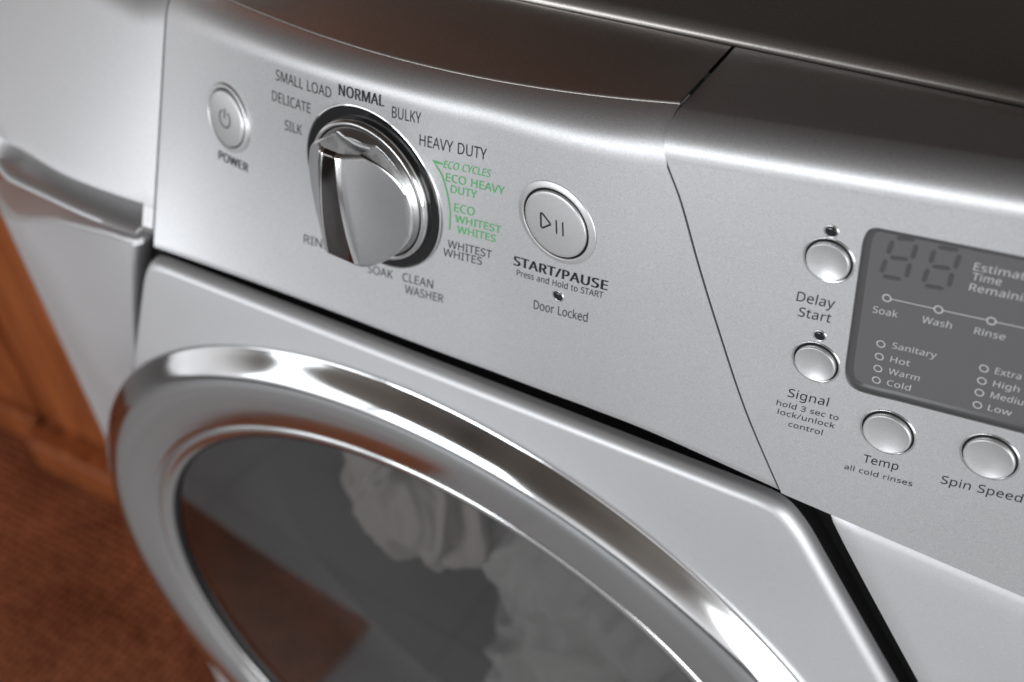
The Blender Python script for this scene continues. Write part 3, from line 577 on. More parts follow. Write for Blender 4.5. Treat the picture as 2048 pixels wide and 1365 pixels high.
# ------------------------------------------------------------------ lettering
GL = json.loads('''{"&":[1025,[[426,1015,462,1014,496,1009,527,1001,555,989,581,975,603,958,622,938,639,916,652,891,661,863,666,833,668,800,665,757,654,718,636,682,611,650,581,620,547,591,509,564,468,538,738,277,755,300,771,324,785,350,798,377,836,500,961,500,949,456,936,414,921,373,905,333,887,296,866,261,843,229,818,199,1022,0,856,0,734,118,712,99,689,81,665,64,640,49,614,35,587,23,559,12,529,3,497,-5,463,-10,427,-13,389,-14,343,-12,299,-6,259,4,222,18,189,35,159,57,134,82,113,111,96,143,84,179,77,218,74,261,76,295,81,327,89,357,100,384,115,409,132,433,152,455,175,476,201,496,228,516,258,536,290,555,232,625,219,643,207,663,196,683,186,704,178,726,173,748,169,772,168,797,170,830,176,861,185,889,199,915,216,938,237,958,260,975,288,989,318,1001,351,1009,387,1014],[364,478,278,418,261,403,246,386,233,369,223,352,214,332,208,312,204,289,203,265,206,228,216,195,232,166,255,141,283,121,315,107,352,98,394,95,437,97,477,103,514,112,548,125,579,140,607,157,632,175,655,195],[422,915,394,913,368,907,346,897,326,884,309,867,298,847,291,824,289,798,290,774,295,750,303,727,315,705,330,683,348,660,368,636,392,611,431,634,463,657,490,679,511,701,526,723,537,747,544,773,546,800,544,824,538,846,527,865,513,882,494,896,473,907,449,913]]],"/":[521,[[507,1000,134,0,14,0,387,1000]]],"3":[801,[[690,766,689,734,684,703,676,676,665,650,651,626,635,605,615,587,593,570,569,556,542,544,514,534,483,527,483,521,540,511,588,495,629,473,662,445,688,412,707,374,718,332,721,284,719,242,711,202,698,165,681,130,658,97,629,69,595,45,555,24,510,7,459,-5,401,-12,338,-14,299,-13,262,-11,226,-7,192,-2,159,5,126,15,94,26,63,41,63,155,95,141,129,128,163,117,199,107,235,99,270,94,305,91,339,90,401,93,455,103,498,119,533,142,559,171,578,205,589,243,592,287,590,317,584,344,574,368,560,389,541,407,519,422,493,435,464,445,430,453,394,459,355,462,312,464,216,464,216,569,314,569,353,570,390,575,422,582,452,592,478,606,500,621,520,639,536,659,548,681,557,705,563,731,564,758,561,792,552,822,537,848,515,870,489,888,458,900,422,908,382,910,356,910,332,908,308,904,286,900,205,870,130,826,69,910,97,931,128,950,163,967,201,983,242,997,286,1006,332,1012,381,1014,454,1010,518,996,571,975,614,944,648,907,671,864,686,818]]],"A":[895,[[763,0,643,310,246,310,127,0,0,0,391,1004,504,1004,894,0],[493,724,479,765,460,826,445,874,431,817,415,765,402,724,289,422,605,422]]],"B":[910,[[422,1000,510,997,586,986,651,969,705,945,747,912,777,869,795,816,801,752,800,724,796,697,789,671,779,648,767,626,752,606,735,588,715,572,692,558,668,547,640,538,611,531,611,524,641,518,671,510,698,500,725,487,749,473,770,455,789,435,805,412,818,385,827,355,833,322,835,284,832,241,824,200,811,163,793,130,769,100,742,74,710,51,673,33,632,19,588,8,539,2,487,0,136,0,136,1000],[447,574,506,577,555,585,594,597,623,616,644,639,659,667,668,700,671,738,667,776,656,809,638,836,613,856,579,872,537,883,487,890,427,892,262,892,262,574],[262,469,262,106,464,106,525,110,576,119,617,136,648,158,671,186,687,218,697,254,700,294,699,320,695,344,687,366,677,387,664,405,646,421,625,436,600,447,571,457,537,464,498,468,454,469]]],"C":[885,[[564,903,525,902,488,897,453,888,420,876,389,861,361,842,335,821,311,796,290,769,271,738,256,705,242,669,232,630,224,589,220,546,218,500,221,440,228,385,240,333,257,286,279,243,305,205,336,173,372,146,412,124,458,109,508,100,563,97,596,97,627,99,658,103,688,108,803,136,803,27,774,17,746,8,717,1,687,-4,656,-8,622,-12,585,-13,545,-14,472,-10,405,2,344,21,290,49,242,84,200,125,165,173,137,228,114,289,98,355,89,426,85,501,87,557,93,610,103,661,117,709,135,754,156,796,181,835,209,871,242,903,277,932,317,956,360,977,406,993,456,1005,509,1012,566,1014,604,1013,641,1010,678,1005,714,999,749,990,782,980,813,968,842,955,791,849,688,887,659,894,629,899,597,902]]],"D":[1022,[[937,510,933,429,921,355,902,288,875,228,840,175,799,129,751,90,696,57,635,32,568,14,494,4,415,0,136,0,136,1000,444,1000,517,996,585,986,648,968,706,944,758,913,804,875,843,830,877,779,903,722,922,658,933,587],[804,506,801,569,793,627,779,678,760,724,735,764,706,798,671,827,631,851,586,869,537,882,484,890,426,892,262,892,262,108,398,108,493,114,575,133,645,164,702,208,747,264,779,332,798,413]]],"E":[779,[[695,0,136,0,136,1000,695,1000,695,889,262,889,262,577,669,577,669,468,262,468,262,111,695,111]]],"G":[1020,[[570,528,916,528,916,38,875,25,834,15,793,6,752,-1,709,-7,664,-11,616,-13,564,-14,490,-10,421,2,359,21,303,48,252,83,209,124,172,172,141,226,117,287,99,352,89,424,85,500,89,576,101,646,120,712,147,772,181,826,222,874,270,915,324,950,385,978,452,998,525,1010,604,1014,645,1013,685,1010,725,1005,763,999,799,990,835,980,869,968,902,955,854,846,827,857,798,868,767,878,735,887,701,894,667,899,632,902,597,903,539,900,486,891,437,876,392,854,352,827,317,795,287,758,262,715,242,668,228,616,220,560,217,500,219,442,227,388,239,337,256,289,278,246,305,208,338,174,377,146,421,124,472,108,530,98,594,95,706,102,790,119,790,416,570,416]]],"H":[1038,[[901,0,775,0,775,466,262,466,262,0,136,0,136,1000,262,1000,262,577,775,577,775,1000,901,1000]]],"I":[475,[[417,0,56,0,56,73,174,99,174,899,56,927,56,1000,417,1000,417,927,300,899,300,99,417,73]]],"K":[867,[[867,0,718,0,364,478,262,388,262,0,136,0,136,1000,262,1000,262,507,347,602,434,697,704,1000,852,1000,455,564]]],"L":[734,[[136,0,136,1000,262,1000,262,112,699,112,699,0]]],"M":[1270,[[577,0,248,877,242,877,247,805,251,711,252,606,252,0,136,0,136,1000,322,1000,630,181,636,181,950,1000,1134,1000,1134,0,1010,0,1010,615,1011,712,1015,803,1020,875,1014,875,681,0]]],"N":[1064,[[929,0,782,0,246,831,241,831,246,754,250,660,252,559,252,0,136,0,136,1000,282,1000,815,172,821,172,817,239,813,338,811,436,811,1000,929,1000]]],"O":[1094,[[1008,501,1007,445,1001,391,992,339,979,291,962,245,942,203,919,163,891,127,861,95,826,67,789,43,747,22,702,6,654,-5,603,-12,548,-14,491,-12,438,-5,388,7,343,23,302,44,264,68,229,96,199,128,172,164,149,203,129,245,113,291,101,340,92,392,87,446,85,503,89,577,98,647,114,712,136,772,164,826,199,874,241,916,289,951,344,979,406,999,474,1011,549,1015,621,1011,687,999,747,980,801,952,849,917,891,875,927,827,956,772,979,712,995,647,1005,577],[218,501,221,441,227,384,238,332,254,284,273,241,298,204,328,171,362,144,401,123,445,107,494,98,548,95,602,98,651,107,695,123,733,144,767,171,796,204,821,241,840,284,856,332,867,384,873,441,875,501,870,591,856,670,831,739,797,798,752,844,696,878,628,898,549,905,495,902,446,893,401,878,362,856,328,830,298,798,273,760,254,718,238,670,227,619,221,562]]],"P":[847,[[401,1000,492,995,570,981,635,957,686,923,725,881,754,830,770,772,776,706,775,675,771,645,764,616,756,588,744,560,729,534,711,509,689,486,664,465,635,446,602,429,566,415,525,404,480,396,431,391,377,389,262,389,262,0,136,0,136,1000],[389,892,262,892,262,497,363,497,408,498,450,502,487,509,521,518,551,529,576,544,597,562,615,583,628,607,638,634,644,666,646,700,642,746,630,785,611,818,584,845,549,865,505,880,451,889]]],"R":[871,[[412,1000,471,998,525,992,574,982,617,968,655,951,687,929,715,903,737,874,754,840,766,803,773,761,776,716,774,677,769,643,759,611,746,583,731,557,713,535,693,515,672,498,649,483,625,470,601,458,576,448,850,0,703,0,461,413,262,413,262,0,136,0,136,1000],[405,891,262,891,262,520,412,520,469,523,517,532,558,547,590,568,614,595,632,628,642,666,646,710,644,741,639,769,631,794,620,815,605,833,587,849,566,862,541,873,512,881,480,886,444,890]]],"S":[769,[[703,268,700,224,692,185,679,148,660,116,636,86,607,60,574,38,536,20,494,5,448,-6,399,-12,346,-14,239,-8,146,8,71,34,71,154,98,143,128,133,161,123,197,113,235,105,273,100,312,96,352,95,387,96,420,100,449,106,476,115,500,126,520,139,538,154,552,171,563,190,571,210,575,233,577,256,576,280,572,301,565,321,556,339,544,355,527,371,508,387,484,401,456,416,423,431,385,446,342,462,229,513,206,527,185,543,166,559,148,576,133,594,120,613,109,634,100,655,93,679,88,704,85,731,84,759,87,798,94,833,107,866,125,896,147,922,173,946,203,966,237,983,275,997,315,1006,358,1012,403,1014,444,1013,482,1010,519,1005,555,999,588,990,620,981,650,970,679,958,640,850,527,888,497,895,465,900,433,902,401,903,370,902,343,899,318,893,296,885,276,875,259,863,244,850,232,834,223,817,217,798,213,779,211,758,213,734,217,711,223,692,232,674,245,657,260,642,279,627,301,613,327,600,357,586,391,571,430,556,472,540,511,523,547,505,579,487,608,467,633,446,654,423,672,398,685,370,695,339,701,305]]],"T":[779,[[452,0,326,0,326,889,14,889,14,1000,763,1000,763,889,452,889]]],"U":[1024,[[896,353,894,302,886,254,873,209,854,166,831,126,801,91,767,61,726,34,680,13,628,-2,571,-11,507,-14,419,-8,343,11,278,43,223,88,181,142,150,205,132,276,126,356,126,1000,252,1000,252,352,256,294,268,243,289,199,317,162,354,133,399,112,452,99,514,95,557,97,596,103,631,114,662,128,688,146,711,167,730,192,745,219,757,249,765,282,770,316,772,353,772,1000,896,1000]]],"V":[840,[[840,1000,483,0,357,0,0,1000,132,1000,357,359,384,280,404,208,420,140,436,209,457,282,483,361,707,1000]]],"W":[1303,[[1284,1000,1018,0,891,0,696,655,679,716,664,775,652,823,646,853,641,823,630,775,616,715,598,651,409,0,282,0,17,1000,148,1000,304,389,319,326,333,264,343,206,352,151,361,209,373,270,388,333,405,396,581,1000,711,1000,895,392,913,327,929,263,940,204,950,151,961,225,978,305,999,391,1153,1000]]],"Y":[793,[[396,508,657,1000,793,1000,459,388,459,0,333,0,333,382,0,1000,137,1000]]],"a":[786,[[403,763,468,760,523,748,569,729,606,703,635,669,656,625,668,573,672,511,672,0,583,0,559,106,553,106,537,87,520,69,504,53,487,39,469,26,450,15,430,6,408,-1,385,-7,359,-11,331,-13,301,-14,268,-13,237,-8,208,-1,180,10,154,23,132,40,112,60,95,83,82,110,72,140,66,172,64,209,70,262,86,308,114,348,153,382,203,409,265,429,339,442,424,448,552,452,552,497,549,541,542,577,529,606,511,627,489,643,462,655,431,662,396,664,367,663,339,659,311,654,284,646,185,606,147,699,173,712,201,724,231,734,263,744,297,753,332,759,367,762],[440,363,375,358,321,349,278,335,246,318,222,296,205,271,195,241,192,207,194,178,202,153,214,132,230,115,251,102,274,93,300,87,329,85,375,89,416,99,454,115,487,138,515,168,535,205,546,249,550,300,550,367]]],"c":[672,[[420,-14,372,-11,326,-4,283,9,243,27,206,50,174,78,145,113,121,153,102,198,88,250,80,308,77,371,80,437,89,497,103,550,123,597,148,637,178,672,211,701,249,724,290,742,333,755,380,762,429,765,457,764,485,762,512,758,539,753,565,747,588,740,608,732,626,724,588,622,510,646,426,657,390,655,357,649,327,639,301,625,278,607,258,585,242,559,228,529,218,496,210,459,206,418,204,373,206,329,210,290,218,253,228,220,242,190,258,165,277,143,300,125,325,111,353,100,385,94,419,92,449,93,477,96,503,100,527,105,613,136,613,27,594,17,574,9,552,2,530,-4,506,-8,480,-11,451,-13]]],"d":[861,[[385,-14,319,-8,259,10,207,41,161,83,124,138,98,205,82,283,77,374,82,465,98,544,125,611,162,666,208,709,260,740,320,759,387,765,415,764,442,761,466,756,489,750,510,742,529,733,548,722,564,710,580,697,594,683,607,669,619,654,627,654,623,708,619,765,619,1064,742,1064,742,0,643,0,625,101,619,101,607,85,594,70,580,56,564,43,548,30,529,19,509,10,488,1,465,-5,440,-10,414,-13],[405,88,460,92,506,105,544,125,572,153,593,190,608,235,617,288,620,350,620,373,618,439,609,496,594,546,574,588,546,620,508,644,461,658,403,662,357,658,316,643,282,618,254,583,232,540,217,491,208,434,204,371,208,308,217,252,232,203,254,162,282,130,317,107,358,93]]],"e":[790,[[409,765,456,762,499,754,539,741,575,723,608,700,636,672,661,640,681,604,698,565,709,522,716,475,718,426,718,352,204,352,210,292,222,239,242,195,270,158,304,128,344,108,391,95,444,91,479,92,511,94,542,99,571,104,685,143,685,35,656,23,628,13,600,5,571,-2,542,-7,510,-11,476,-13,438,-14,387,-11,338,-3,292,10,250,29,211,54,177,84,148,119,123,159,103,204,88,255,80,310,77,370,80,429,87,484,100,535,118,581,141,623,168,659,199,691,235,717,274,738,316,753,361,762],[408,664,366,660,329,650,296,632,268,607,245,576,227,539,215,497,207,450,590,450,588,481,585,510,579,537,570,562,559,584,545,604,529,622,511,637,489,649,465,657,438,662]]],"g":[861,[[385,765,421,763,456,758,488,749,519,737,548,721,574,701,598,678,620,651,627,651,644,751,742,751,742,-13,740,-64,733,-110,722,-153,706,-191,685,-225,660,-254,630,-279,595,-300,556,-316,511,-327,461,-334,406,-336,366,-335,328,-333,292,-329,257,-324,224,-318,193,-309,163,-300,136,-289,136,-175,164,-188,194,-200,226,-210,261,-218,297,-225,334,-230,373,-233,413,-234,459,-230,499,-220,535,-202,565,-177,589,-146,607,-110,617,-69,620,-22,620,7,622,55,625,99,619,99,598,73,575,49,550,30,522,14,491,2,459,-7,424,-12,387,-14,318,-8,257,12,204,44,159,88,123,144,98,211,82,287,77,374,82,459,98,535,123,601,159,659,204,705,256,738,317,758],[402,661,372,659,344,653,318,642,295,627,274,609,256,586,240,560,228,529,217,495,210,458,206,417,204,373,208,307,217,250,233,201,256,160,284,128,318,105,359,91,405,87,432,88,458,91,481,95,503,102,522,110,540,120,556,133,570,148,582,165,593,184,602,205,609,228,615,254,619,282,621,312,622,345,622,374,620,423,616,466,609,505,599,539,586,569,569,594,550,615,527,632,500,645,471,654,438,659]]],"h":[866,[[242,752,240,697,235,647,244,647,256,666,271,683,287,698,304,711,323,723,342,734,363,743,385,750,408,756,431,760,454,762,478,763,521,762,561,756,597,747,630,735,658,718,683,698,704,674,721,646,735,613,744,576,750,535,752,489,752,0,630,0,630,480,628,523,620,560,607,591,590,616,566,636,537,650,503,658,462,661,422,659,387,653,357,643,331,630,308,612,290,591,274,566,263,537,254,505,247,469,244,430,242,388,242,0,119,0,119,1064,242,1064]]],"i":[361,[[242,751,242,0,119,0,119,751],[182,1032,196,1031,209,1027,221,1022,232,1013,241,1002,248,989,252,973,254,954,252,935,248,919,241,906,232,895,221,886,209,880,196,877,182,875,167,877,154,880,141,886,130,895,121,906,114,919,111,935,109,954,111,973,114,989,121,1002,130,1013,141,1022,154,1027,167,1031]]],"k":[748,[[241,508,239,450,235,387,241,387,266,419,300,461,331,497,570,751,714,751,410,430,735,0,587,0,326,350,241,276,241,0,119,0,119,1064,241,1064]]],"l":[361,[[242,0,119,0,119,1064,242,1064]]],"m":[1310,[[943,765,1002,761,1054,748,1098,728,1133,700,1161,662,1180,614,1192,557,1196,489,1196,0,1074,0,1074,483,1072,525,1065,561,1053,591,1037,616,1016,636,990,650,958,658,922,661,871,657,828,645,793,626,765,598,745,563,730,521,721,471,718,415,718,0,597,0,597,483,596,511,592,537,587,561,580,582,570,601,559,617,545,630,529,641,511,650,491,656,468,660,443,661,407,659,375,653,347,643,324,630,303,612,286,591,272,566,261,538,253,506,247,471,243,432,242,389,242,0,119,0,119,751,218,751,237,648,244,648,256,667,270,684,285,700,302,714,319,726,338,736,358,745,378,752,399,758,421,762,443,764,465,765,507,763,545,757,579,747,610,734,637,716,660,695,679,669,695,639,702,639,722,669,746,695,774,716,805,734,838,747,872,757,907,763]]],"n":[866,[[480,765,544,761,598,748,645,728,683,700,713,662,735,614,748,557,752,489,752,0,630,0,630,480,628,523,620,560,607,591,590,616,566,636,537,650,503,658,462,661,405,657,357,644,319,622,290,591,269,552,254,506,245,451,242,389,242,0,119,0,119,751,218,751,237,648,244,648,257,667,272,684,288,700,306,714,325,726,345,736,366,745,388,752,411,758,433,762,457,764]]],"o":[847,[[772,377,770,331,766,288,758,248,747,211,734,176,717,144,699,115,677,88,653,65,627,44,598,26,567,12,533,1,498,-8,461,-12,422,-14,385,-12,350,-8,317,1,284,12,254,26,225,44,199,65,175,88,153,115,134,144,117,176,103,211,92,248,84,288,79,331,77,377,80,437,88,492,101,542,119,588,142,628,170,664,203,694,239,719,281,739,325,753,374,762,426,765,475,762,522,753,565,739,606,719,643,694,675,664,703,628,728,588,747,542,761,492,769,437],[204,377,206,334,210,294,217,257,228,223,241,193,257,166,277,143,300,123,326,108,355,97,388,90,424,88,461,90,493,97,523,108,549,123,572,143,592,166,608,193,621,223,631,257,638,294,643,334,644,377,643,420,638,460,631,496,620,529,607,559,591,585,571,608,548,627,522,642,493,652,460,659,423,661,369,656,324,642,286,619,256,585,234,544,217,495,208,440]]],"p":[861,[[476,765,542,759,601,741,654,710,700,668,737,614,763,547,779,468,784,377,782,316,775,259,763,208,746,162,725,121,700,85,671,55,638,30,602,11,562,-3,520,-11,475,-14,447,-13,421,-10,396,-5,373,1,351,10,331,19,313,30,296,41,242,95,234,95,239,35,242,-28,242,-336,119,-336,119,751,220,751,237,648,242,648,254,664,267,679,281,694,296,707,313,720,331,731,351,741,372,749,395,756,420,761,447,764],[454,661,418,659,386,654,357,645,332,632,310,616,292,596,277,573,265,546,255,516,249,481,244,443,242,401,242,377,244,332,247,291,253,254,262,220,273,190,288,163,307,141,328,122,354,107,384,97,418,90,457,88,489,91,519,98,546,110,569,126,590,147,608,171,623,198,635,229,645,263,651,299,656,337,657,378,654,439,644,494,629,542,607,584,579,618,544,642,502,656]]],"r":[578,[[469,765,515,763,557,756,542,643,502,650,461,653,439,652,418,648,398,642,378,634,359,624,341,613,324,599,308,583,294,566,281,547,269,526,260,504,252,480,247,455,243,429,242,401,242,0,119,0,119,751,220,751,234,613,239,613,252,634,266,654,281,672,297,690,314,706,333,721,353,733,374,744,396,753,419,760,444,763]]],"s":[671,[[608,207,606,172,599,140,587,111,571,85,551,62,527,42,499,25,468,11,433,0,394,-8,353,-12,308,-14,270,-13,235,-11,203,-7,173,-1,145,6,120,14,95,23,73,34,73,146,181,104,213,96,246,90,278,87,311,85,355,87,392,93,423,102,447,116,465,132,478,151,486,172,489,196,488,210,485,223,480,235,473,246,464,258,452,269,436,280,418,291,304,342,179,398,155,412,133,429,115,446,99,465,87,486,78,510,73,536,71,566,76,611,91,650,115,684,149,713,191,736,239,752,293,761,353,765,387,764,419,761,451,757,481,751,510,744,539,735,566,726,592,714,550,616,451,650,425,656,398,660,372,663,345,664,309,662,278,658,251,650,229,639,212,626,199,610,192,593,189,573,190,558,194,544,199,532,207,520,218,510,232,499,248,489,268,478,382,430,504,375,528,361,549,344,566,327,581,307,593,286,601,262,606,236]]],"t":[506,[[370,87,427,92,475,102,475,8,419,-8,349,-14,320,-13,292,-9,266,-3,240,6,217,18,195,34,176,54,160,77,146,105,137,138,131,176,129,218,129,655,22,655,22,714,130,763,179,923,252,923,252,751,469,751,469,655,252,655,252,221,254,189,260,162,271,138,285,120,303,105,323,95,345,89]]],"u":[866,[[746,751,746,0,646,0,627,99,622,99,609,81,595,64,578,48,560,35,541,23,521,13,500,5,478,-2,455,-7,432,-11,408,-13,384,-14,341,-12,301,-7,265,2,233,15,205,31,180,51,159,75,141,104,128,136,118,173,113,214,111,259,111,751,235,751,235,268,238,225,245,189,258,158,276,133,299,113,328,99,362,91,402,88,442,90,477,96,508,106,534,120,557,137,576,159,591,184,603,212,612,244,618,280,622,318,623,360,623,751]]],"w":[1101,[[604,424,587,482,572,537,560,585,552,623,546,623,539,585,527,536,513,481,496,423,361,1,221,1,15,752,143,752,246,352,268,270,285,191,296,127,301,127,311,169,323,223,337,279,352,329,485,752,619,752,748,329,768,261,787,190,798,129,804,129,814,188,833,267,854,352,959,752,1085,752,877,1,732,1]]],"x":[741,[[297,384,38,751,178,751,371,468,563,751,702,751,443,384,716,0,576,0,371,300,164,0,25,0]]],"y":[714,[[1,751,133,751,296,324,321,251,343,183,359,119,364,119,391,211,429,325,581,751,714,751,391,-104,377,-138,362,-169,346,-199,328,-226,310,-251,289,-273,266,-292,242,-307,215,-320,185,-329,153,-334,118,-336,59,-333,15,-325,15,-227,53,-232,98,-235,119,-234,138,-231,156,-226,173,-219,188,-210,202,-200,215,-187,227,-173,238,-157,248,-140,257,-122,265,-102,304,-3]]],"_":454}''')
SPACE = .45
_GF = {}
def glyph_fill(ch, bold):
    if (ch, bold) not in _GF:
        _GF[(ch, bold)] = fill_polys([[(c[i] / 1000, c[i + 1] / 1000) for i in range(0, len(c), 2)] for c in GL[ch][1]], bold)
    return _GF[(ch, bold)]
def lettering(s, f, uL, zL, uR, zR, cap, parent, m=None, bold=0.0, lean=0.0, h=.00007, slope=None, italic=0, name='lettering', track=0.0):
    m = m or ink
    V2 = []; F = []; x = 0
    for ch in s:
        if ch == ' ': x += SPACE; continue
        vv, ff = glyph_fill(ch, 0.0)
        for q_ in ((0,) if bold < .02 else (-1, -.35, .35, 1)):
            k = len(V2); V2 += [Vector((x + q.x + italic * q.y + q_ * bold, q.y, h + (q_ + 1) * .000004)) for q in vv]; F += [tuple(i + k for i in t) for t in ff]
        x += GL[ch][0] / 1000 + track
    x0 = min(q.x for q in V2) ; x1 = max(q.x for q in V2)
    if slope is not None:
        zm = (zL + zR) / 2; zL = zm - slope * (uR - uL) / 2; zR = zm + slope * (uR - uL) / 2
    V = []
    for v in V2:
        t = (v.x - x0) / (x1 - x0); u = (uL + (uR - uL) * t + v.y * cap * lean) * mm; z = (zL + (zR - zL) * t + v.y * cap) * mm
        V.append(onsurf(f, u, z, v.z))
    return mesh(name, V, F, m, parent, smooth=False)
def stroke(name, f, pts, w, m, parent, h=.00009, closed=False, flatcap=True):
    """ribbon of width w (mm) along surface points (mm)"""
    P2 = [Vector(p) for p in pts]; n = len(P2); V = []; F = []
    for i, p in enumerate(P2):
        a = P2[i - 1] if (i > 0 or closed) else p; b = P2[(i + 1) % n] if (i < n - 1 or closed) else p
        t = (b - a).normalized(); nn = Vector((-t.y, t.x)) * w / 2
        if 0 < i < n - 1 or closed:
            t1 = (p - P2[i - 1]).normalized(); t2 = (P2[(i + 1) % n] - p).normalized(); c = max(.35, math.cos(t1.angle(t2, 0) / 2)); nn = nn / c
        for q in (p + nn, p - nn): V.append(onsurf(f, q.x * mm, q.y * mm, h))
    for i in range(n if closed else n - 1):
        j = (i + 1) % n; F.append((2 * i, 2 * i + 1, 2 * j + 1, 2 * j))
    return mesh(name, V, F, m, parent, smooth=False)
def ringpts(u, z, r, n=32, a0=0, a1=360, rz=None):
    rz = rz or r; return [(u + r * math.cos(math.radians(a0 + (a1 - a0) * i / n)), z + rz * math.sin(math.radians(a0 + (a1 - a0) * i / n))) for i in range(n + (0 if a1 - a0 == 360 else 1))]
def sl(u): return lerp_tab([(-140, .03), (-105, .095), (-60, .125), (0, .12)], u)
pl_ = panelL
TL = [("SMALL LOAD", -106.15, 12.12, -80.42, 14.74, 3.5, 0), ("DELICATE", -109.05, 4.75, -90.71, 6.31, 3.4, 0), ("SILK", -104.03, -3.5, -96.02, -2.21, 3.4, 0),
      ("BULKY", -55.65, 16.61, -44.67, 17.88, 3.7, 0), ("HEAVY DUTY", -46.08, 10.58, -22.06, 13.89, 3.7, 0),
      ("WHITEST", -39.15, -21.6, -22.98, -19.1, 2.85, 0), ("WHITES", -41.18, -25.2, -26.82, -23.0, 2.85, 0),
      ("CLEAN", -58.64, -40.7, -46.55, -39.3, 3.3, 0), ("WASHER", -58.17, -45.2, -43.03, -43.41, 3.3, 0),
      ("SOAK", -73.0, -43.0, -62.61, -41.5, 3.3, 0), ("RINSE", -100.32, -41.25, -86.0, -40.2, 3.3, 0)]
for s, a, b, c, d, cap, bo in TL:
    lettering(s, YL, a, b, c, d, cap, pl_, slope=sl((a + c) / 2), lean=.15, bold=.008)
lettering("NORMAL", YL, -76.92, 16.97, -58.29, 19.08, 3.6, pl_, slope=.115, lean=.15, bold=.045, track=.03)
lettering("POWER", YL, -139.93, -25.08, -124.44, -24.82, 3.0, pl_, slope=.03, lean=.1, bold=.06, track=.03)
for s, a, b, c, d, cap in [("ECO HEAVY", -37.45, 2.01, -16.49, 4.47, 2.75), ("DUTY", -36.09, -1.35, -26.66, -.33, 2.7), ("ECO", -35.46, -7.6, -28.02, -6.6, 2.95), ("WHITEST", -35.48, -11.3, -18.8, -9.0, 2.6), ("WHITES", -35.07, -14.79, -21.0, -12.9, 2.6)]:
    lettering(s, YL, a, b, c, d, cap, pl_, green_ink, slope=sl((a + c) / 2), lean=.15, bold=.022)
lettering("ECO CYCLES", YL, -37.9, 6.0, -20.93, 8.75, 2.5, pl_, green_ink, slope=.14, lean=.15, italic=.2, bold=.02)
stroke('printed_bracket', YL, [(-38.0, 7.38), (-41.3, 7.03), (-40.1, 5.6), (-38.89, 3.92), (-38.1, 1.8), (-37.56, -.54), (-37.1, -3.4), (-36.86, -6.27), (-36.85, -8.4), (-37.13, -10.42), (-37.7, -14.58)], .5, green_ink, pl_)
lettering("START/PAUSE", YL, -14.97, -18.3, 17.22, -13.8, 3.3, pl_, slope=.14, lean=.12, bold=.055, track=.05)
lettering("Press and Hold to START", YL, -13.99, -21.8, 15.74, -16.9, 2.2, pl_, slope=.155, lean=.12, bold=.01)
lettering("Door Locked", YL, -8.48, -31.4, 10.4, -27.4, 3.3, pl_, slope=.19, lean=.1, bold=.01)
pr_ = panelR
TR = [("Delay", 69.99, 1.9, 79.47, 3.3, 2.95, .10, .10), ("Start", 70.83, -2.4, 79.02, -1.4, 2.85, .10, .10), ("Signal", 70.37, -29.1, 81.09, -27.9, 2.85, .10, .10),
      ("hold 3 sec to", 67.6, -33.1, 84.27, -31.6, 1.8, .10, .1), ("lock/unlock", 68.14, -36.1, 83.57, -34.6, 1.8, .10, .1), ("control", 71.37, -39.3, 80.64, -38.1, 1.8, .10, .1),
      ("Temp", 92.09, -42.7, 101.18, -41.3, 2.75, .13, .05), ("all cold rinses", 87.61, -47.23, 105.38, -45.13, 1.75, .118, .05), ("Spin Speed", 111.99, -40.7, 131.34, -38.0, 2.75, .14, .05)]
for s, a, b, c, d, cap, slp, ln in TR:
    lettering(s, YR, a, b, c, d, cap, pr_, slope=slp, lean=ln, track=.02, bold=.012)

# ------------------------------------------------------------------ dial
def part_empty(name, fr, parent, label=None):
    e = empty(name, fr[0]); e.parent = parent; e.matrix_parent_inverse = PINV[parent.name]
    if label: e['label'] = label
    return e
fk = frame(YL, -.067, -.0105)
knob = part_empty('cycle_dial', fk, washer)
lathe('dial_plate', fk, [(.0265, -.0002), (.0265, .0002), (.0262, .0005), (.0001, .0005)], black, knob, seg=128, cap=False)
lathe('dial_trim', fk, [(.0269, -.0002), (.0269, .00025), (.0266, .00035), (.0265, .0002)], chrome, knob, seg=128, cap=False)
lathe('chrome_skirt', fk, densify([(.0231, .0004), (.0232, .0012), (.0230, .0021), (.0226, .0028), (.0221, .0031), (.0216, .0029), (.0214, .0022)]), soft_chrome, knob, seg=160, cap=False, sharp=60)
lathe('shadow_gap', fk, [(.0215, .0016), (.0205, .0016)], darkgap, knob, seg=128, cap=False)
lathe('satin_collar', fk, [(.0211, .0012), (.0210, .0028), (.0207, .0033), (.0191, .0054), (.0186, .0056)], satin, knob, seg=160, cap=False, sharp=20)
def local_verts(bm, fr):
    O, ex, ey, n = fr
    for v in bm.verts: v.co = O + ex * v.co.x + ey * v.co.y + n * v.co.z
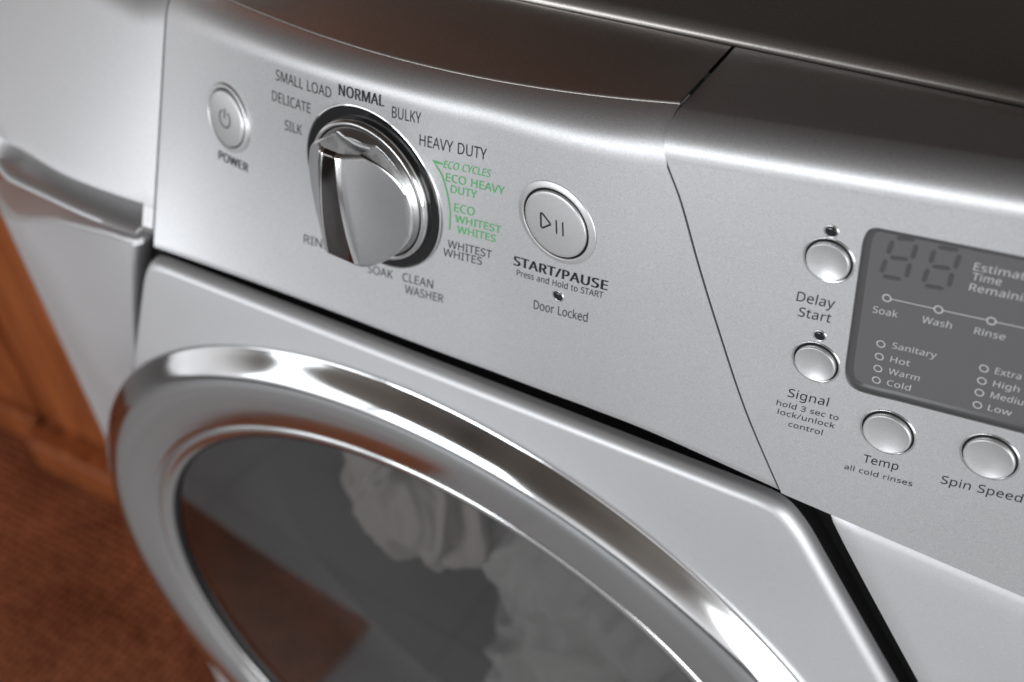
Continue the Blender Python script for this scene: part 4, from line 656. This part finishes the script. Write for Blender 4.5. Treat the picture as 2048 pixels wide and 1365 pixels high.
def grip():
    R = .0203; H = .0164; H0 = .0056; ny = 120; rows = []; zone = []
    for iy in range(ny + 1):
        y = .0188 * (-1 + 2 * iy / ny); xe = math.sqrt(R * R - y * y)
        w = .0052 - .0017 * y / R; cxo = -.0012; bow = .0020 * (y / R)**2 + .0009 * max(0, (abs(y) - .0175) / .0012)**2
        def hh(x):
            d = abs(x - cxo) - w
            top = H - bow - (.0005 * min(1, max(0, -d) / w < .12))
            if d <= 0: return H - bow
            t = min(1, d / (.0200 - w)); return (H - bow) - (H - bow - H0) * (t + .06 * math.sin(math.pi * t))
        row = []; zn = []
        def add(x, h, z): row.append((x, y, h)); zn.append(z)
        xl, xr = -xe, xe
        L = []
        for s_, fr in ((-1, None), (1, None)):
            pts = []
            we = min(w, abs((xl if s_ < 0 else xr) - cxo) - .0001); lim = abs((xl if s_ < 0 else xr) - cxo)
            pts.append((max(0, we - .0014), H - bow, 2)); pts.append((max(0, we - .0010), H - bow + .00012, 1)); pts.append((max(0, we - .0003), H - bow - .0001, 1))
            a = we + .0003; 
            for k in range(22):
                d = a + (max(lim - .0006, a) - a) * k / 21; d = min(d, lim); x = cxo + s_ * d
                pts.append((d, hh(x) - (.0002 if k == 0 else 0), 0 if k else 1))
            x = cxo + s_ * lim; pts.append((lim - .0002, hh(x) - .0001, 4)); pts.append((lim, hh(x) - .0006, 4)); pts.append((lim, .0042, 3))
            L.append([(cxo + s_ * d, h, z) for d, h, z in pts])
        for p in L[0][::-1]: add(*p)
        add(cxo, H - bow, 2)
        for p in L[1]: add(*p)
        rows.append([P(0, 0, 0) * 0 + fk[0] + fk[1] * x + fk[2] * yy + fk[3] * h for x, yy, h in row]); zone.append(zn)
    e0 = [fk[0] + fk[1] * ((v - fk[0]).dot(fk[1])) + fk[2] * ((v - fk[0]).dot(fk[2])) + fk[3] * .0042 for v in rows[0]]
    e1 = [fk[0] + fk[1] * ((v - fk[0]).dot(fk[1])) + fk[2] * ((v - fk[0]).dot(fk[2])) + fk[3] * .0042 for v in rows[-1]]
    rows = [e0] + rows + [e1]; zone = [[3] * len(zone[0])] + zone + [[3] * len(zone[0])]
    V, F = gridmesh(rows); nc = len(rows[0]); mi = []
    for f in F:
        i, j = divmod(f[0], nc); k = max(zone[i][j], zone[i][j + 1]) if False else None
        a, b = zone[min(i + 1, len(zone) - 2)][j], zone[min(i + 1, len(zone) - 2)][j + 1]
        if i == 0 or i == len(rows) - 2: k = 1
        elif 3 in (a, b): k = 1
        elif 4 in (a, b): k = 1
        elif 0 in (a, b): k = 0
        elif 1 in (a, b): k = 1
        else: k = 2
        mi.append(k)
    o = mesh('grip', V, F, None, knob, mats=[satin, soft_chrome, chrome_dark_reflection], mi=mi)
    return smooth_by_angle(o, 30)
grip()

# ------------------------------------------------------------------ start / pause button
def button_cap(fr, r, h, dome, m, parent, dish=False):
    if dish: prof = [(r, 0), (r, h * .7), (r * .985, h * .9), (r * .955, h), (r * .92, h * .98)] + [(r * .9 * (1 - i / 12), h * .95 - dome * (1 - (1 - i / 12)**2)) for i in range(13)]
    else: prof = [(r, 0), (r, h * .6), (r * .985, h * .85), (r * .955, h)] + [(r * .95 * (1 - i / 14), h + dome * (1 - (1 - i / 14)**2)) for i in range(1, 15)]
    return lathe('cap', fr, prof, m, parent, seg=96, cap=False, sharp=50)
def offs(f, fr0, h): return f
fs = frame(YL, .0011, .0021)
sb = part_empty('start_button', fs, washer)
lathe('bezel', fs, densify([(.0129, -.0001), (.0127, .00012), (.0122, .0003), (.0114, .0005), (.0110, .00052), (.01085, .0003), (.0108, .0)]), button_m, sb, seg=128, cap=False, sharp=80)
lathe('button_gap', fs, [(.0110, .00012), (.0001, .00012)], darkgap, sb, seg=96, cap=False)
button_cap(fs, .01015, .0009, .0004, button_m, sb)
def surf_local(fr, pts_loops, h, dome=0, r=1):
    O, ex, ey, n = fr
    V2, F = fill_polys(pts_loops)
    return [O + ex * (v.x * mm) + ey * (v.y * mm) + n * (h + dome * (1 - (v.length * mm / r)**2)) for v in V2], F
def thick(pts, w, closed=True):
    P2 = [Vector(p) for p in pts]; n = len(P2); A = []; B = []
    for i, p in enumerate(P2):
        a = P2[i - 1] if (i > 0 or closed) else p; b = P2[(i + 1) % n] if (i < n - 1 or closed) else p
        t = (b - a).normalized(); nn = Vector((-t.y, t.x)) * w / 2
        if (0 < i < n - 1) or closed:
            t1 = (p - P2[i - 1]).normalized(); t2 = (P2[(i + 1) % n] - p).normalized(); nn = nn / max(.4, math.cos(t1.angle(t2, 0) / 2))
        A.append(p + nn); B.append(p - nn)
    return [A, B] if closed else [A + B[::-1]]
def sym(name, fr, loops, h, dome, r, m, parent):
    V = []; F = []
    for L in loops:
        v, f = surf_local(fr, L, h, dome, r); k = len(V); V += v; F += [tuple(i + k for i in q) for q in f]
    return mesh(name, V, F, m, parent, smooth=False)
tri = [(-4.2, -1.95), (-3.9, -2.25), (-3.55, -2.2), (-.95, -.1), (-.75, .25), (-.95, .55), (-3.45, 2.85), (-3.8, 2.95), (-4.1, 2.7)]
tri = [(x * .95 - .35, y * .92 - .15) for x, y in tri]
sym('play_pause_symbol', fs, [thick(tri, .5), thick([(.95, -2.3), (.95, 2.1)], .42, False), thick([(3.05, -2.3), (3.05, 2.2)], .42, False)], .00100, .0004, .01015, ink, sb)

# power button
fp = frame(YL, -.13335, -.0095)
pb = part_empty('power_button', fp, washer)
lathe('bezel', fp, densify([(.0117, -.0001), (.0115, .0005), (.0110, .0009), (.0103, .0009), (.0098, .0003)]), button_m, pb, seg=128, cap=False, sharp=80)
lathe('button_gap', fp, [(.0099, .00012), (.0001, .00012)], darkgap, pb, seg=96, cap=False)
button_cap(fp, .0094, .0012, .0003, button_m, pb)
arc = ringpts(0, 0, 2.9, 40, 120, 420)
sym('power_symbol', fp, [thick(arc, .75, False), thick([(0, .2), (0, 3.6)], .8, False)], .00128, .0003, .0096, relief_m, pb)

# small round buttons with dished caps
def small_button(label, u, z, r, big):
    fr = frame(YR, u, z)
    e = part_empty('selector_button', fr, washer, label)
    lathe('bezel', fr, [(r + .0011, -.0001), (r + .0010, .0002), (r + .0008, .0002), (r + .0006, .0001)], soft_chrome, e, seg=96, cap=False, sharp=80)
    lathe('button_gap', fr, [(r + .00075, .0001), (.0001, .0001)], darkgap, e, seg=96, cap=False)
    button_cap(fr, r, .0013, .0009, button_m, e, dish=True)
small_button('round silver button above the word Delay', .07689, .01651, .0053, 0)
small_button('round silver button above the word Signal', .07676, -.01484, .0053, 0)
small_button('round silver button above the word Temp', .09713, -.02985, .0061, 1)
small_button('round silver button above the words Spin Speed', .12184, -.0269, .0061, 1)

# indicator lamps (unlit)
def led(u, z, f, r, label):
    fr = frame(f, u, z); e = part_empty('indicator_light', fr, washer, label)
    lathe('bezel', fr, [(r + .0004, -.0001), (r + .0003, .00018), (r, .0002), (r - .0002, .0)], soft_chrome, e, seg=48, cap=False, sharp=80)
    lathe('lens', fr, [(r, .00005)] + [(r * math.cos(i * math.pi / 16), .00005 + r * .35 * math.sin(i * math.pi / 16)) for i in range(1, 9)], led_m, e, seg=48, cap=False, sharp=80)
led(.0006, -.0226, YL, .0016, 'dark indicator light above the words Door Locked')
led(.07664, .0246, YR, .0015, 'dark indicator light above the button for Delay Start')
led(.0769, -.0063, YR, .0014, 'dark indicator light above the button for Signal')

# ------------------------------------------------------------------ display
DZ = .00118
def YD(u, z): return YR(u, z) + DZ
dsp = part_empty('display', (P(.12, YD(0, .005), .005),), washer)
def inset(loop, d):
    n = len(loop); out = []
    for i in range(n):
        t = (loop[(i + 1) % n] - loop[i - 1]).normalized(); out.append(loop[i] + Vector((-t.y, t.x)) * -d)
    return out
cen = Vector((.13, .005))
def shrink(loop, d):
    a = inset(loop, d)
    if sum((p - cen).length for p in a) > sum((p - cen).length for p in loop): a = inset(loop, -d)
    return a
L0, L1, L2, L3 = DISP, shrink(DISP, .0005), shrink(DISP, .0012), shrink(DISP, .0019)
rows = [[P(p.x, YD(0, p.y) - .0004, p.y) for p in shrink(DISP, .00005)], [P(p.x, YD(0, p.y) - .0005, p.y) for p in L1], [P(p.x, YD(0, p.y) - .0003, p.y) for p in L2], [P(p.x, YD(0, p.y) + .00002, p.y) for p in L3]]
grid('display_frame', rows, display_rim, dsp, close_u=True, sharp=40)
V2, F = fill_polys([[p * 100 for p in shrink(DISP, .0017)]])
mesh('display_window', [P(v.x / 100, YD(0, v.y / 100), v.y / 100) for v in V2], F, display_m, dsp, smooth=False)
PDISP = dsp
for s, a, b, c, d, cap in [("Estimated", 108.93, 23.6, 123.4, 24.9, 2.05), ("Time", 108.98, 20.95, 115.3, 21.5, 2.05), ("Remaining", 108.9, 17.95, 124.0, 19.3, 2.05),
    ("Soak", 88.43, 4.2, 94.36, 5.0, 1.95), ("Wash", 100.03, 5.5, 106.82, 6.2, 1.95), ("Rinse", 111.95, 6.6, 118.72, 7.3, 1.95), ("Spin", 124.6, 7.7, 130.6, 8.3, 1.95),
    ("Sanitary", 94.29, -4.6, 104.81, -3.4, 1.85), ("Hot", 94.42, -8.7, 99.13, -8.3, 1.85), ("Warm", 94.44, -12.5, 101.97, -11.8, 1.85), ("Cold", 94.54, -16.2, 100.32, -15.6, 1.85),
    ("Extra High", 118.31, -2.8, 130.6, -1.8, 1.85), ("High", 118.53, -6.6, 124.36, -6.1, 1.85), ("Medium", 118.58, -10.1, 128.3, -9.3, 1.85), ("Low", 118.68, -14.1, 124.03, -13.6, 1.85)]:
    lettering(s, YD, a, b, c, d, cap, PDISP, white_ink, slope=.085, lean=.06, track=.02)
prog = [(91.29, 9.6), (103.27, 10.5), (115.07, 11.5), (127.0, 12.5)]
for p in prog: stroke('marker_ring', YD, ringpts(*p, .95, 32), .34, white_ink, PDISP, closed=True)
for a, b in zip(prog, prog[1:]):
    d = (Vector(b) - Vector(a)).normalized() * 1.1; stroke('marker_line', YD, [Vector(a) + d, Vector(b) - d], .25, white_ink, PDISP)
for p in [(91.62, -4.2), (91.74, -8.08), (91.85, -11.86), (91.94, -15.55), (115.8, -2.26), (115.99, -6.0), (116.03, -9.62), (116.23, -13.46)]:
    stroke('marker_ring', YD, ringpts(*p, .95, 32), .30, white_ink, PDISP, closed=True)
def segbar(a, b, w):
    a, b = Vector(a), Vector(b); t = (b - a).normalized(); n = Vector((-t.y, t.x)); L = (b - a).length; e = min(w * .5, L * .3)
    return [a, a + t * e + n * w / 2, b - t * e + n * w / 2, b, b - t * e - n * w / 2, a + t * e - n * w / 2]
def digit(segs):
    V = []; F = []
    for a, b in segs:
        q = segbar(a, b, 1.0); k = len(V); V += [onsurf(YD, p.x * mm, p.y * mm, .00008) for p in q]; F.append(tuple(range(k, k + 6)))
    mesh('digit', V, F, seg_ink, PDISP, smooth=False)
digit([((91.2, 26.5), (95.5, 27.4)), ((90.55, 25.6), (89.95, 21.7)), ((95.9, 26.2), (95.55, 22.0)), ((90.5, 20.9), (94.7, 21.7)), ((89.7, 20.1), (89.1, 16.1)), ((95.2, 20.9), (94.9, 16.7)), ((89.5, 15.3), (93.8, 15.8))])
digit([((100.6, 27.0), (105.2, 27.7)), ((100.0, 26.1), (99.6, 22.3)), ((105.5, 26.6), (105.1, 22.6)), ((100.1, 21.6), (104.2, 22.3)), ((99.35, 20.7), (98.8, 16.7)), ((104.75, 21.4), (104.5, 17.4)), ((99.2, 15.9), (103.6, 16.5))])

# ------------------------------------------------------------------ laundry behind the glass
def laundry(name, label, cx, cz, cy, w, h, d, seed, m, amp=.02, rot=0):
    rnd = random.Random(seed); from mathutils import noise
    V = []; nu, nv = 90, 70; off = Vector((rnd.uniform(0, 50), rnd.uniform(0, 50), rnd.uniform(0, 50)))
    bm = bmesh.new(); bmesh.ops.create_icosphere(bm, subdivisions=6, radius=1)
    for v in bm.verts:
        p = v.co.copy(); q = Vector((p.x * 1.1, p.y * 1.1, p.z * 1.1)) + off
        wv = Vector((noise.noise(q * .8), noise.noise(q * .8 + Vector((9, 1, 4))), noise.noise(q * .8 + Vector((2, 7, 5))))) * .9
        r = 1 + .22 * noise.noise(q * .7)
        for fr_, am in ((1.0, .26), (2.1, .12), (4.3, .035)):
            r += am * ((1 - abs(noise.noise((q + wv) * fr_)) * 2.2) - .45)
        co_ = Vector((p.x * w * r, p.y * d * r, p.z * h * r)); co_.rotate(Matrix.Rotation(rot, 3, 'Y'))
        v.co = co_
    me = bpy.data.meshes.new(name); bm.to_mesh(me); bm.free(); me.materials.append(m)
    me.polygons.foreach_set('use_smooth', [True] * len(me.polygons))
    o = link(name, me); o.location = P(cx, cy, cz); return tag(o, label, 'laundry', 'clothes inside the drum')
laundry('laundry_bundle', 'small crumpled cream cloth at the top of the door glass', -.114, -.220, .058, .040, .052, .035, 3, cloth2, rot=.3)
laundry('laundry_bundle', 'large pale cloth behind the right side of the door glass', -.028, -.258, .082, .068, .078, .045, 8, cloth, rot=-.4)
laundry('laundry_bundle', 'folded off-white cloth lowest of those seen through the door glass', -.045, -.365, .085, .070, .06, .05, 15, cloth, rot=.8)

# ------------------------------------------------------------------ floor, rug, wooden cabinet
def slab(name, x0, x1, y0, y1, z, m):
    me = bpy.data.meshes.new(name); me.from_pydata([(x0, y0, z), (x1, y0, z), (x1, y1, z), (x0, y1, z)], [], [(0, 1, 2, 3)]); me.materials.append(m); return link(name, me)
tag(slab('floor', -5, 5, -5, 4, 0, tile), kind='structure')
rug = box('rug', -1.75, -.495, -.345, .62, .0005, .010, carpet, None, .003)
tag(rug, 'rust brown woven rug on the floor beside the washing machine', 'rug')

cab = empty('wooden_cabinet', (-1.05, .55, 0)); tag(cab, 'orange brown wooden cabinet standing left of the washing machine', 'cabinet')
box('side_panel', -1.9, -.565, .345, .9, .075, 1.35, wood, cab, .003)
box('stile', -.966, -.59, .328, .3445, .066, 1.35, wood, cab, .006)
box('stile', -1.30, -.992, .334, .3445, .066, 1.35, wood, cab, .006)
box('stile', -1.75, -1.32, .334, .3445, .066, 1.35, wood, cab, .006)
box('plinth', -1.9, -.99, .322, .9, .010, .064, wood, cab, .006)
box('base_block', -.978, -.565, .296, .9, .010, .064, wood, cab, .010)
print('OBJS', len(S.objects))
